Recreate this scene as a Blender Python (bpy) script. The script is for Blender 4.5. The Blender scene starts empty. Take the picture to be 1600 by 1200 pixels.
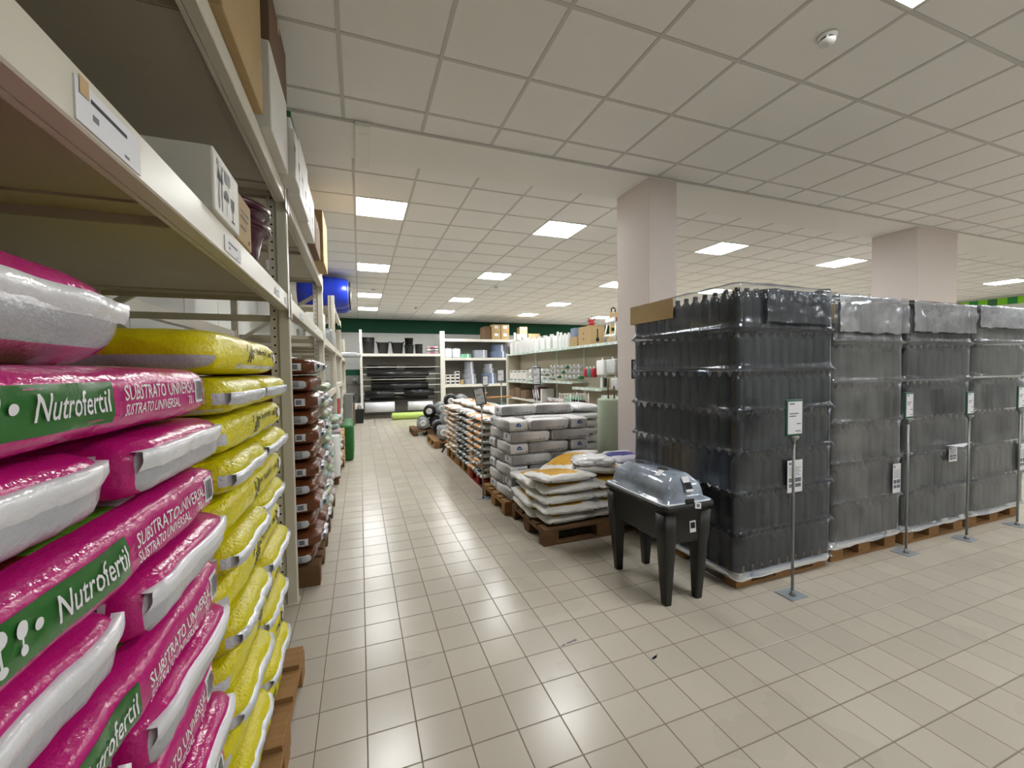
import bpy, bmesh, math, random
from mathutils import Vector, Matrix, noise
from mathutils.bvhtree import BVHTree
S = bpy.context.scene
COL = S.collection
R = math.radians
rnd = random.Random(7)

# ------------------------------------------------------------------ camera, world, exposure
FPX, YAW, PITCH, ROLL, CAMZ = 645.44, .3527785, .0330376, .0129535, 1.5237
_c, _s = math.cos(YAW), math.sin(YAW)
_cp, _sp = math.cos(PITCH), math.sin(PITCH)
_cr, _sr = math.cos(ROLL), math.sin(ROLL)
rv = Vector((_c, -_s, 0)); fv = Vector((_s*_cp, _c*_cp, -_sp)); uv_ = Vector((_sp*_s, _sp*_c, _cp))
RX = rv*_cr - uv_*_sr; UX = rv*_sr + uv_*_cr
cam = bpy.data.cameras.new('camera'); cam.sensor_width = 36; cam.lens = FPX/1600*36
cam.clip_start = .02; cam.clip_end = 100
cam_ob = bpy.data.objects.new('camera', cam); COL.objects.link(cam_ob)
M4 = Matrix((RX, UX, -fv)).transposed().to_4x4(); M4.translation = Vector((0, 0, CAMZ))
cam_ob.matrix_world = M4
S.camera = cam_ob
S.view_settings.view_transform = 'Standard'; S.view_settings.look = 'None'
S.view_settings.gamma = 1; S.view_settings.use_curve_mapping = False
S.view_settings.exposure = 0.68
W = bpy.data.worlds.new('world'); S.world = W; W.use_nodes = True
W.node_tree.nodes['Background'].inputs[0].default_value = (.8, .85, .9, 1)
W.node_tree.nodes['Background'].inputs[1].default_value = .3
LAMP_STRENGTH = 30.0

# ------------------------------------------------------------------ material helpers
def lin(h):
    h = h.lstrip('#'); o = []
    for i in (0, 2, 4):
        v = int(h[i:i+2], 16)/255
        o.append(v/12.92 if v <= .04045 else ((v+.055)/1.055)**2.4)
    return (o[0], o[1], o[2], 1)

class NT:
    def __init__(s, name):
        s.m = bpy.data.materials.new(name); s.m.use_nodes = True
        s.t = s.m.node_tree; s.b = s.t.nodes['Principled BSDF']; s._o = None
    def n(s, typ, **kw):
        x = s.t.nodes.new(typ)
        for k, v in kw.items(): setattr(x, k, v)
        return x
    def l(s, a, b): s.t.links.new(a, b)
    def coord(s, kind='Object'):
        if s._o is None:
            s._o = s.n('ShaderNodeTexCoord')
        return s._o.outputs[kind]
    def xyz(s, kind='Object'):
        k = s.n('ShaderNodeSeparateXYZ'); s.l(s.coord(kind), k.inputs[0]); return k.outputs
    def math(s, op, a, b=None, c=None):
        m = s.n('ShaderNodeMath', operation=op)
        for i, v in enumerate((a, b, c)):
            if v is None: continue
            if isinstance(v, (int, float)): m.inputs[i].default_value = v
            else: s.l(v, m.inputs[i])
        return m.outputs[0]
    def band(s, v, lo, hi):
        return s.math('MULTIPLY', s.math('GREATER_THAN', v, lo), s.math('LESS_THAN', v, hi))
    def mix(s, f, a, b):
        m = s.n('ShaderNodeMix', data_type='RGBA')
        for i, v in ((0, f), (6, a), (7, b)):
            if isinstance(v, (int, float)): m.inputs[i].default_value = v
            elif isinstance(v, tuple): m.inputs[i].default_value = v
            else: s.l(v, m.inputs[i])
        return m.outputs[2]
    def noise(s, scale, detail=3, kind='Object', stretch=None):
        x = s.n('ShaderNodeTexNoise'); x.inputs['Scale'].default_value = scale; x.inputs['Detail'].default_value = detail
        src = s.coord(kind)
        if stretch:
            mp = s.n('ShaderNodeMapping'); mp.inputs['Scale'].default_value = stretch; s.l(src, mp.inputs[0]); src = mp.outputs[0]
        s.l(src, x.inputs['Vector']); return x.outputs['Fac']
    def bump(s, h, strength=.3, dist=.01):
        b = s.n('ShaderNodeBump'); b.inputs['Strength'].default_value = strength; b.inputs['Distance'].default_value = dist
        s.l(h, b.inputs['Height']); s.l(b.outputs[0], s.b.inputs['Normal'])
    def base(s, v):
        if isinstance(v, tuple): s.b.inputs['Base Color'].default_value = v
        else: s.l(v, s.b.inputs['Base Color'])
    def set(s, rough=.5, metal=0, spec=.5):
        s.b.inputs['Roughness'].default_value = rough; s.b.inputs['Metallic'].default_value = metal
        s.b.inputs['Specular IOR Level'].default_value = spec

def scale_col(c, k): return (min(1, c[0]*k), min(1, c[1]*k), min(1, c[2]*k), 1)
_mc = {}
def mat(name, col, rough=.5, metal=0, spec=.5, var=.08, vscale=8, bump=0, bscale=40, kind='Object', stretch=None):
    if name in _mc: return _mc[name]
    k = NT(name); c = lin(col) if isinstance(col, str) else col
    k.set(rough, metal, spec)
    if var: k.base(k.mix(k.noise(vscale, 4, kind, stretch), scale_col(c, 1-var), scale_col(c, 1+var)))
    else: k.base(c)
    if bump: k.bump(k.noise(bscale, 4, kind, stretch), bump)
    _mc[name] = k.m; return k.m

m_rack = mat('rack_cream_paint', '#cdc8b9', .38, 0, .5, .04, 5)
m_deck = mat('deck_galvanised_panel', '#b3ab98', .55, .0, .4, .06, 6)
m_hole = mat('dark_hole', '#15130f', .9, 0, .1, 0)
m_white = mat('white_plastic', '#dfe0dd', .4, 0, .5, .04, 10)
m_whitepaint = mat('white_painted_steel', '#dcdad0', .4, 0, .5, .03, 6)
m_paper = mat('white_paper', '#dcdde2', .6, 0, .3, .03, 10)
m_ink = mat('black_ink', '#25262a', .6, 0, .2, 0)
m_greyink = mat('grey_ink', '#70737c', .6, 0, .2, 0)
m_blackpl = mat('black_plastic', '#1b1b1a', .42, 0, .45, .15, 12)
m_blackfilm = mat('black_film', '#17181b', .3, 0, .5, .15, 14, .2, 30)
m_card = mat('brown_cardboard', '#b0976e', .75, 0, .2, .1, 7)
m_card2 = mat('dark_cardboard', '#76604d', .8, 0, .2, .1, 7)
m_tape = mat('packing_tape', '#c2a377', .3, 0, .5, .05)
m_boxwhite = mat('white_cardboard', '#d6d4cd', .6, 0, .3, .03, 5)
m_wood = mat('pallet_wood', '#94714a', .8, 0, .2, .3, 6, .25, 30, stretch=(1, 9, 9))
m_wood2 = mat('old_pallet_wood', '#6b5138', .85, 0, .2, .3, 6, .25, 30, stretch=(1, 9, 9))
m_wood3 = mat('pale_wood', '#caa877', .7, 0, .3, .15, 8)
m_redwood = mat('red_painted_wood', '#8a1d1c', .7, 0, .3, .2, 8)
m_steel = mat('grey_steel', '#8f9290', .35, .6, .5, .06)
m_base = mat('grey_base_plate', '#8d949b', .45, .2, .5, .1)
m_greenframe = mat('green_sign_frame', '#1d5443', .4, 0, .5, .03)
m_darkframe = mat('dark_sign_frame', '#2b3034', .4, 0, .5, .03)
m_blue = mat('blue_barrel_plastic', '#1a33a8', .28, 0, .5, .06, 5)
m_maroon = mat('maroon_pot_plastic', '#4a1a2c', .22, 0, .5, .08, 5)
m_red = mat('red_plastic', '#a8202a', .4)
m_greenp = mat('green_plastic', '#2f6b3c', .45)
m_teal = mat('teal_plastic', '#2f7c72', .45)
m_gondola = mat('beige_gondola_panel', '#b6ab96', .55, 0, .3, .04, 4)
m_glassgreen = mat('pale_green_shelf', '#c3d3c6', .25, 0, .5, .03)
m_grey = mat('grey_plastic', '#8b8e90', .4)
m_greywrap = mat('grey_plastic_wrap', '#8d9092', .25, 0, .6, .25, 9, .5, 18)
m_darkwool = mat('black_roll', '#18181a', .6, 0, .3, .2, 20, .3, 60)
m_palegreen = mat('pale_green_fleece', '#a0ab96', .8, 0, .2, .08, 12, .3, 30)
m_lime = mat('lime_film', '#b6d06a', .4, 0, .4, .12, 16, .25, 25)
m_limec = mat('lime_square', '#86cf2c', .5, 0, .3, 0)
m_midgreen = mat('mid_green_square', '#2f8a45', .5, 0, .3, 0)
m_darkgreenb = mat('dark_green_sack', '#173f2c', .35, 0, .5, .3, 18, .6, 25)
m_green_band = mat('green_wall_band', '#0f4a30', .6, 0, .3, .02)
m_wall = mat('white_wall_panel', '#d2d3ce', .55, 0, .3, .03, 2)
m_greypanel = mat('grey_wall_panel', '#8c8a84', .6, 0, .3, .05, 3)
m_pillar = mat('white_pillar_paint', '#d9cfca', .6, 0, .3, .02, 3)
m_beam = mat('white_beam_plaster', '#ecebe6', .7, 0, .2, .02, 2)
m_tbar = mat('ceiling_grid_paint', '#c9c7c2', .4, 0, .4, .03)
m_orange = mat('orange_plastic', '#d98a2a', .4)
m_handlewood = mat('tool_handle_wood', '#c98f4d', .5, 0, .4, .1)
m_silver = mat('silver_wrap', '#a9acb0', .25, .3, .6, .2, 12, .4, 22)
m_greyblue = mat('blue_grey_hose', '#7484a0', .3, 0, .6, .12, 30)
m_greyhose = mat('grey_hose', '#a4aab4', .35, 0, .6, .12, 30)
m_mint = mat('mint_hose', '#7fc3a2', .35, 0, .5, .1, 30)
m_natural = mat('translucent_white_plastic', '#dce4ea', .35, 0, .5, .03)
m_clearbag = mat('clear_bag_contents', '#b9bab8', .25, 0, .6, .2, 25, .5, 30)

def tile_floor():
    k = NT('beige_floor_tile'); k.set(.22, 0, .42)
    geo = k.n('ShaderNodeNewGeometry')
    sn = k.n('ShaderNodeVectorMath', operation='SNAP'); sn.inputs[1].default_value = (.2, .2, 9)
    ad = k.n('ShaderNodeVectorMath', operation='ADD'); ad.inputs[1].default_value = (.0057, .004, 0)
    k.l(geo.outputs['Position'], ad.inputs[0]); k.l(ad.outputs[0], sn.inputs[0])
    wn = k.n('ShaderNodeTexWhiteNoise', noise_dimensions='3D'); k.l(sn.outputs[0], wn.inputs['Vector'])
    nz = k.n('ShaderNodeTexNoise'); nz.inputs['Scale'].default_value = 260; nz.inputs['Detail'].default_value = 2; k.l(geo.outputs['Position'], nz.inputs['Vector'])
    nl = k.n('ShaderNodeTexNoise'); nl.inputs['Scale'].default_value = 1.3; nl.inputs['Detail'].default_value = 4; k.l(geo.outputs['Position'], nl.inputs['Vector'])
    a = k.mix(wn.outputs['Value'], lin('#b3aca0'), lin('#bdb6a9'))
    b = k.mix(k.math('MULTIPLY', nz.outputs['Fac'], .35), a, lin('#a89f8d'))
    b = k.mix(k.math('MULTIPLY', k.math('GREATER_THAN', nl.outputs['Fac'], .60), .10), b, lin('#8b8577'))
    k.base(b)
    r = k.math('ADD', k.math('MULTIPLY', nl.outputs['Fac'], .16), .16); k.l(r, k.b.inputs['Roughness'])
    return k.m
m_tile = tile_floor()
m_grout = mat('floor_grout', '#7d7668', .85, 0, .2, .1, 3, kind='Object')
m_ctile = mat('mineral_ceiling_tile', '#efeeeb', .85, 0, .15, .02, 60)

def emis(name, col, st):
    k = NT(name); k.b.inputs['Base Color'].default_value = (.8, .8, .8, 1)
    k.b.inputs['Emission Color'].default_value = col; k.b.inputs['Emission Strength'].default_value = st
    return k.m
m_lamp = emis('led_panel_light', (.985, .99, .985, 1), LAMP_STRENGTH)

def film(name, haze, col=(.62, .66, .72, 1), rough=.16):
    k = NT(name); t = k.t
    tr = k.n('ShaderNodeBsdfTransparent'); tr.inputs[0].default_value = (.9, .92, .94, 1)
    gl = k.n('ShaderNodeBsdfGlossy'); gl.inputs['Roughness'].default_value = rough; gl.inputs[0].default_value = (.85, .9, 1, 1)
    df = k.n('ShaderNodeBsdfDiffuse'); df.inputs[0].default_value = col
    fr = k.n('ShaderNodeFresnel'); fr.inputs[0].default_value = 1.5
    m1 = k.n('ShaderNodeMixShader'); m2 = k.n('ShaderNodeMixShader')
    bn = k.n('ShaderNodeBump'); bn.inputs['Strength'].default_value = .25; bn.inputs['Distance'].default_value = .02
    k.l(k.noise(9, 4, 'Object', (1, 1, .35)), bn.inputs['Height'])
    k.l(bn.outputs[0], gl.inputs['Normal'])
    hz = k.math('MULTIPLY', k.noise(6, 4), haze*2)
    k.l(hz, m1.inputs[0]); k.l(tr.outputs[0], m1.inputs[1]); k.l(df.outputs[0], m1.inputs[2])
    k.l(k.math('ADD', k.math('MULTIPLY', fr.outputs[0], .9), .02), m2.inputs[0]); k.l(m1.outputs[0], m2.inputs[1]); k.l(gl.outputs[0], m2.inputs[2])
    k.l(m2.outputs[0], t.nodes['Material Output'].inputs[0])
    return k.m
m_film1 = film('stretch_film_clear', .10, (.22, .24, .27, 1))
m_film2 = film('stretch_film_hazy', .26, (.40, .40, .39, 1))
m_film3 = film('stretch_film_grey', .26, (.30, .31, .32, 1))
m_filmw = film('stretch_film_gathered', .8, (.78, .78, .76, 1))
m_sleeve = film('dark_layer_sleeve', 1.2, (.036, .039, .044, 1), .35)
m_sleeve2 = film('grey_layer_sleeve', 1.2, (.085, .087, .09, 1), .38)
m_sleeve3 = film('clear_layer_sleeve', .5, (.15, .15, .15, 1), .3)
m_dome = film('clear_dome_plastic', .55, (.50, .58, .70, 1), .1)
m_bagfilm = film('clear_polybag', .3, (.75, .77, .8, 1), .15)

m_bottle = mat('dark_bottle_plastic', '#2e3134', .22, 0, .5, .1, 3)
m_cap = mat('black_cap', '#0d0d0e', .4)

# ------------------------------------------------------------------ object helpers
def tag(o, label=None, cat=None, group=None, kind=None):
    if label: o['label'] = label
    if cat: o['category'] = cat
    if group: o['group'] = group
    if kind: o['kind'] = kind
    return o
def link(o, parent=None):
    COL.objects.link(o)
    if parent: o.parent = parent
    return o
def root(name, label, cat, loc=(0, 0, 0), rz=0, group=None):
    o = bpy.data.objects.new(name, None); o.empty_display_size = .05
    o.location = loc; o.rotation_euler = (0, 0, rz); link(o)
    return tag(o, label, cat, group)
def inst(name, me, parent=None, loc=(0, 0, 0), rot=(0, 0, 0)):
    o = bpy.data.objects.new(name, me); o.location = loc; o.rotation_euler = rot; return link(o, parent)
def copy_tree(o, parent=None, **kw):
    c = o.copy(); COL.objects.link(c)
    if parent: c.parent = parent
    for ch in list(o.children): copy_tree(ch, c)
    return c

class MB:
    def __init__(s): s.bm = bmesh.new(); s.v = 0
    def _new(s, verts, faces, mat=0, smooth=False):
        vs = [s.bm.verts.new(v) for v in verts]; out = []
        for f in faces:
            try:
                q = s.bm.faces.new([vs[i] for i in f]); q.material_index = mat; q.smooth = smooth; out.append(q)
            except ValueError: pass
        return vs, out
    def box(s, x0, x1, y0, y1, z0, z1, mat=0, bev=0, rot=None, seg=1):
        v = [(x, y, z) for z in (z0, z1) for y in (y0, y1) for x in (x0, x1)]
        vs, fs = s._new(v, [(0, 2, 3, 1), (4, 5, 7, 6), (0, 1, 5, 4), (2, 6, 7, 3), (0, 4, 6, 2), (1, 3, 7, 5)], mat)
        if bev:
            es = list({e for f in fs for e in f.edges})
            r = bmesh.ops.bevel(s.bm, geom=es, offset=bev, segments=seg, affect='EDGES', profile=.5, clamp_overlap=True)
            vs = list({v for f in r['faces'] for v in f.verts} | {v for v in vs if v.is_valid})
            for f in r['faces']: f.material_index = mat
        if rot is not None:
            for v in vs: v.co = rot @ v.co
        return s
    def quad(s, a, b, c, d, mat=0): s._new([a, b, c, d], [(0, 1, 2, 3)], mat); return s
    def cyl(s, p0, p1, r0, r1=None, seg=14, mat=0, caps=True, smooth=True):
        p0, p1 = Vector(p0), Vector(p1); r1 = r0 if r1 is None else r1
        d = (p1-p0).normalized(); a = d.orthogonal().normalized(); b = d.cross(a)
        v = []
        for p, r in ((p0, r0), (p1, r1)):
            for i in range(seg):
                t = 2*math.pi*i/seg; v.append(p+(a*math.cos(t)+b*math.sin(t))*r)
        vs, fs = s._new(v, [(i, (i+1) % seg, seg+(i+1) % seg, seg+i) for i in range(seg)], mat, smooth)
        if caps:
            for q in (vs[:seg][::-1], vs[seg:]):
                f = s.bm.faces.new(q); f.material_index = mat
        return s
    def lathe(s, prof, c=(0, 0, 0), seg=20, mat=0, axis='z', smooth=True, mats=None):
        v = []; n = len(prof)
        for i in range(seg):
            t = 2*math.pi*i/seg
            for r, z in prof:
                x, y = r*math.cos(t), r*math.sin(t)
                p = (x, y, z) if axis == 'z' else ((z, x, y) if axis == 'x' else (x, z, y))
                v.append((p[0]+c[0], p[1]+c[1], p[2]+c[2]))
        f = []
        for i in range(seg):
            j = (i+1) % seg
            for k in range(n-1): f.append((i*n+k, j*n+k, j*n+k+1, i*n+k+1))
        vs, fs = s._new(v, f, mat, smooth)
        for k in (0, n-1):
            if prof[k][0] > 1e-5:
                lst = [vs[i*n+k] for i in range(seg)]
                q = s.bm.faces.new(lst if k else lst[::-1]); q.material_index = mat
        if mats:
            for i, q in enumerate(fs): q.material_index = mats[i % (n-1)]
        return s
    def prism(s, pts, y0, y1, mat=0, plane='xz'):
        n = len(pts)
        def P(p, y): return (p[0], y, p[1]) if plane == 'xz' else ((p[0], p[1], y) if plane == 'xy' else (y, p[0], p[1]))
        v = [P(p, y0) for p in pts]+[P(p, y1) for p in pts]
        s._new(v, [tuple(range(n))[::-1], tuple(range(n, 2*n))]+[(i, (i+1) % n, n+(i+1) % n, n+i) for i in range(n)], mat); return s
    def tube(s, pts, r, seg=8, mat=0):
        for a, b in zip(pts[:-1], pts[1:]): s.cyl(a, b, r, r, seg, mat)
        return s
    def mesh(s, name, mats, smooth=None, recalc=True):
        bm = s.bm
        bmesh.ops.remove_doubles(bm, verts=bm.verts, dist=1e-6)
        if recalc: bmesh.ops.recalc_face_normals(bm, faces=bm.faces)
        if smooth is not None:
            for f in bm.faces: f.smooth = smooth
        me = bpy.data.meshes.new(name); bm.to_mesh(me); bm.free()
        for m in (mats if isinstance(mats, (list, tuple)) else [mats]): me.materials.append(m)
        return me
    def obj(s, name, mats, parent=None, smooth=None, loc=(0, 0, 0), rot=(0, 0, 0), recalc=True):
        return inst(name, s.mesh(name, mats, smooth, recalc), parent, loc, rot)

def in_frame(p):
    d = Vector(p)-Vector((0, 0, CAMZ)); z = d.dot(fv)
    if z < .2: return None
    return (800+FPX*d.dot(RX)/z, 600-FPX*d.dot(UX)/z)
ORD = ['first', 'second', 'third', 'fourth', 'fifth', 'sixth', 'seventh', 'eighth', 'ninth', 'tenth', 'eleventh', 'twelfth', 'thirteenth', 'fourteenth']
_ONE = MB().box(-.5, .5, -.5, .5, -.5, .5, 0)

# ------------------------------------------------------------------ floor, ceiling, walls
X0, X1, Y0, Y1 = -1.85, 17.6, -4.0, 16.3
CZ = 3.5
fl = MB().box(X0-.2, X1+.2, Y0-.2, Y1+.2, -.2, -.0015).obj('floor', m_grout); tag(fl, kind='structure')
def tile_mesh():
    b = MB(); h = .098
    b.box(-h, h, -h, h, -.02, 0, 0, .0015); return b.mesh('tile', m_tile)
tme = tile_mesh()
cand = []; rest = []
for i in range(int(X0/.2)-1, int(X1/.2)+1):
    for j in range(int(Y0/.2)-1, int(Y1/.2)+1):
        cx, cy = i*.2-.0057+.1, j*.2-.004+.1
        pts = [in_frame((cx+dx, cy+dy, 0)) for dx in (-.1, .1) for dy in (-.1, .1)]
        area = 0
        vis = cx > -.35 and not (2.4 < cx < 6.2 and cy > 2.3) and not (cx > 1.5 and cy > 3.3)
        if vis and all(pts) and any(-20 < p[0] < 1620 and p[1] < 1215 for p in pts):
            area = (max(p[0] for p in pts)-min(p[0] for p in pts))*(max(p[1] for p in pts)-min(p[1] for p in pts))
        cand.append((area, cx, cy))
cand.sort(reverse=True)
for a, cx, cy in cand[:300]: inst('tile', tme, fl, (cx, cy, 0))
V = []; F = []; h = .098; e = .0015
for a, cx, cy in cand[300:]:
    n = len(V)
    for hh, z in ((h, -.01), (h, -e), (h-e, 0)):
        V += [(cx-hh, cy-hh, z), (cx+hh, cy-hh, z), (cx+hh, cy+hh, z), (cx-hh, cy+hh, z)]
    for k in (0, 4):
        for q in range(4):
            w = (q+1) % 4; F.append((n+k+q, n+k+w, n+k+4+w, n+k+4+q))
    F.append((n+8, n+9, n+10, n+11))
me = bpy.data.meshes.new('tiles'); me.from_pydata(V, [], F); me.materials.append(m_tile)
tag(inst('tiles', me, fl), kind='stuff')

LIGHTS = []       # (x0, y0) of a 0.6 panel
for xs in (0, 2.4, 5.4, 8.4, 11.4, 14.4):
    for ys in (5.0, 8.0, 11.0, 13.4): LIGHTS.append((xs-.01, ys))
NEARL = [(2.33, .85), (5.93, .85), (9.53, .85), (2.93, -2.15), (6.53, -2.15), (10.13, -2.15), (13.13, -.35)]  # row behind the viewer is unseen, added to raise the overall lighting
ce = MB().box(X0-.2, X1+.2, Y0-.2, Y1+.2, CZ+.03, CZ+.2).obj('ceiling', m_tbar); tag(ce, kind='structure')
pc = []
def zone(xo, ylines, lights):
    xl = [X0]
    k = math.ceil((X0-xo)/.6+.05)
    while xo+.6*k < X1: xl.append(xo+.6*k); k += 1
    xl.append(X1)
    for xa, xb in zip(xl[:-1], xl[1:]):
        for ya, yb in zip(ylines[:-1], ylines[1:]):
            if any(abs(xa-lx) < .05 and abs(ya-ly) < .05 for lx, ly in lights): continue
            pts = [in_frame((x, y, CZ)) for x in (xa, xb) for y in (ya, yb)]
            a = 0
            if all(pts) and any(400 < p[0] < 1610 and -20 < p[1] < 520 for p in pts):
                a = (max(p[0] for p in pts)-min(p[0] for p in pts))*(max(p[1] for p in pts)-min(p[1] for p in pts))
            pc.append((a, xa, xb, ya, yb))
    for x in xl[1:-1]:
        MB().box(x-.012, x+.012, ylines[0], ylines[-1], CZ-.004, CZ+.03).obj('grid_bar', m_tbar, ce)
    for y in ylines[1:-1]:
        MB().box(X0, X1, y-.012, y+.012, CZ-.0035, CZ+.03).obj('grid_bar', m_tbar, ce)
yn = [Y0]+[3.25-.6*k for k in range(12, -1, -1) if 3.25-.6*k > Y0+.05]+[3.53]
yf = [4.10]+[4.4+.6*k for k in range(20) if 4.4+.6*k < Y1-.05]+[Y1]
zone(-.07, yn, NEARL); zone(-.01, yf, LIGHTS)
pc.sort(reverse=True)
cme = {}
rb = MB()
for idx, (a, xa, xb, ya, yb) in enumerate(pc):
    w, d = round(xb-xa-.022, 3), round(yb-ya-.022, 3)
    if idx < 300:
        if (w, d) not in cme: cme[(w, d)] = MB().box(-w/2, w/2, -d/2, d/2, 0, .02, 0, .002).mesh('ceiling_tile', m_ctile)
        inst('ceiling_tile', cme[(w, d)], ce, ((xa+xb)/2, (ya+yb)/2, CZ))
    else: rb.box(xa+.011, xb-.011, ya+.011, yb-.011, CZ, CZ+.02)
tag(rb.obj('ceiling_tiles', m_ctile, ce), kind='stuff')
bmx = MB().box(X0, X1, 3.53, 4.10, CZ-.02, CZ+.05).box(X0, X1, 3.515, 3.53, CZ-.012, CZ+.04, 1).obj('trim_1', [m_beam, m_tbar]); tag(bmx, kind='structure')

def lamp(x, y, label):
    t = root('ceiling_light', label, 'ceiling light', (x+.3, y+.3, CZ), 0, 'square ceiling light panels')
    b = MB()
    for a in ((-.295, .295, -.295, -.28), (-.295, .295, .28, .295), (-.295, -.28, -.28, .28), (.28, .295, -.28, .28)):
        b.box(a[0], a[1], a[2], a[3], -.006, .02)
    b.obj('frame', m_whitepaint, t)
    MB().box(-.28, .28, -.28, .28, -.003, .015).obj('diffuser', m_lamp, t)
RN = {5.0: 'in nearest row beyond the ceiling beam', 8.0: 'in the second row beyond the ceiling beam', 11.0: 'in the third row beyond the ceiling beam', 13.4: 'in the last row before the green back wall'}
for x, y in LIGHTS:
    k = [0, 2.4, 5.4, 8.4, 11.4, 14.4].index(round(x+.01, 1))
    lamp(x, y, 'ceiling light, %s from left, %s' % (ORD[k], RN[y]))
NLAB = ['square ceiling light above the planter on the camera side of beam', 'square ceiling light above the wrapped bottle pallets', 'square ceiling light over the right end of bottle row',
        'added unseen ceiling light behind the viewer over the open floor', 'added unseen ceiling light behind the viewer, third from rack',
        'added unseen ceiling light behind the viewer, farthest from rack', 'square ceiling light over the far right floor']
for (x, y), l in zip(NEARL, NLAB): lamp(x, y, l)

def wall(name, a, m=m_wall): return tag(MB().box(*a).obj(name, m), kind='structure')
wall('wall_back', (X0, X1, Y1, Y1+.2, 0, CZ+.1))
wall('wall_left', (X0-.2, X0, Y0, Y1, 0, CZ+.1), m_greypanel)
wall('wall_front', (X0, X1, Y0-.2, Y0, 0, CZ+.1))
wr = wall('wall_right', (X1, X1+.2, Y0, Y1, 0, CZ+.1))
wl = bpy.data.objects['wall_left']
for k in range(17):
    y = -3.9+k*1.19
    MB().box(X0, X0+.03, y, y+1.175, .05, CZ-.02, 0, .004).obj('wall_panel', m_wall, wl)
wb = bpy.data.objects['wall_back']
MB().box(X0+.03, X1, Y1-.03, Y1, 2.99, CZ).obj('green_band', m_green_band, wb)
for k in range(16):
    MB().box(X0+.05+k*1.2, X0+.05+k*1.2+1.19, Y1-.02, Y1, .05, 2.985, 0, .003).obj('wall_panel', m_wall, wb)
for k in range(40):
    y = 3.3+k*.2
    MB().box(X1-.02, X1, y, y+.198, 3.24, 3.44).obj('panel', m_limec if k % 2 else (m_midgreen if k % 4 else m_greenp), wr)
MB().box(X1-.02, X1, -3, 3.3, 3.24, 3.44).obj('green_band', m_greenp, wr)

def pillar(name, x, y, w, d):
    p = MB().box(x, x+w, y, y+d, 0, CZ-.01, 0, .006).obj(name, m_pillar); tag(p, kind='structure')
    MB().box(x-.008, x+w+.008, y-.008, y+d+.008, 0, .09, 0, .003).obj('skirting', m_greypanel, p)
    return p
pillar('trim_2', 2.82, 3.535, .36, .56)
pillar('trim_3', 7.42, 3.535, 1.0, .56)
tag(MB().box(0.01, .125, 3.5, 4.18, CZ-.05, CZ-.014, 0, .004).box(.03, .105, 3.6, 4.15, CZ-.053, CZ-.05, 0).obj('cable_duct', m_beam),
    'white rectangular cable cover across the ceiling beam', 'cable cover')
def detector(x, y, z, label, name='smoke_detector'):
    t = root(name, label, 'smoke detector', (x, y, z))
    MB().lathe([(.052, 0), (.052, -.012), (.046, -.022), (0.0, -.022)], seg=24).obj('base', m_white, t)
    MB().lathe([(.036, -.022), (.036, -.034)], seg=24).obj('sensor_slot', m_hole, t)
    b = MB().lathe([(.044, -.034), (.040, -.046), (0, -.05)], seg=24)
    for a in range(5): 
        r_ = Matrix.Rotation(a*2*math.pi/5, 3, 'Z'); b.box(.034, .043, -.006, .006, -.036, -.02, 0, 0, r_)
    b.obj('cap', m_white, t)
detector(2.67, 1.72, CZ, 'round white smoke detector on a near ceiling tile')
detector(1.67, 13.0, CZ, 'tiny smoke detector on ceiling before the last light row')
detector(3.05, 9.3, CZ, 'round smoke detector between second and third light rows')
detector(.35, 10.4, CZ, 'small smoke detector in the left ceiling light column')

# ------------------------------------------------------------------ pallets
def pallet(loc, rz, label, mw, L=1.2, Wd=.8, skip_label=None):
    t = root('pallet', label, 'pallet', loc, rz)
    rr = random.Random(int(loc[0]*100+loc[1]*10))
    for k in range(5):
        w = .145 if k % 2 == 0 else .1
        yc = -Wd/2+.0725+(Wd-.145)*k/4
        MB().box(-L/2+rr.uniform(0, .006), L/2-rr.uniform(0, .006), yc-w/2, yc+w/2, .122, .144, 0, .002).obj('deck_board', mw, t)
    for k in range(3):
        xc = -L/2+.0725+(L-.145)*k/2
        MB().box(xc-.0725, xc+.0725, -Wd/2, Wd/2, .1, .122, 0, .002).obj('cross_board', mw, t)
        for j in range(3):
            yc = -Wd/2+.05+(Wd-.1)*j/2 if j != 1 else 0
            hw = .05 if j != 1 else .0725
            MB().box(xc-.0725, xc+.0725, yc-hw, yc+hw, .022, .1, 0, .003).obj('block', mw, t)
    for j in range(3):
        yc = -Wd/2+.05+(Wd-.1)*j/2 if j != 1 else 0
        MB().box(-L/2, L/2, yc-.05, yc+.05, 0, .022, 0, .002).obj('bottom_board', mw, t)
    return t

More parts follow.
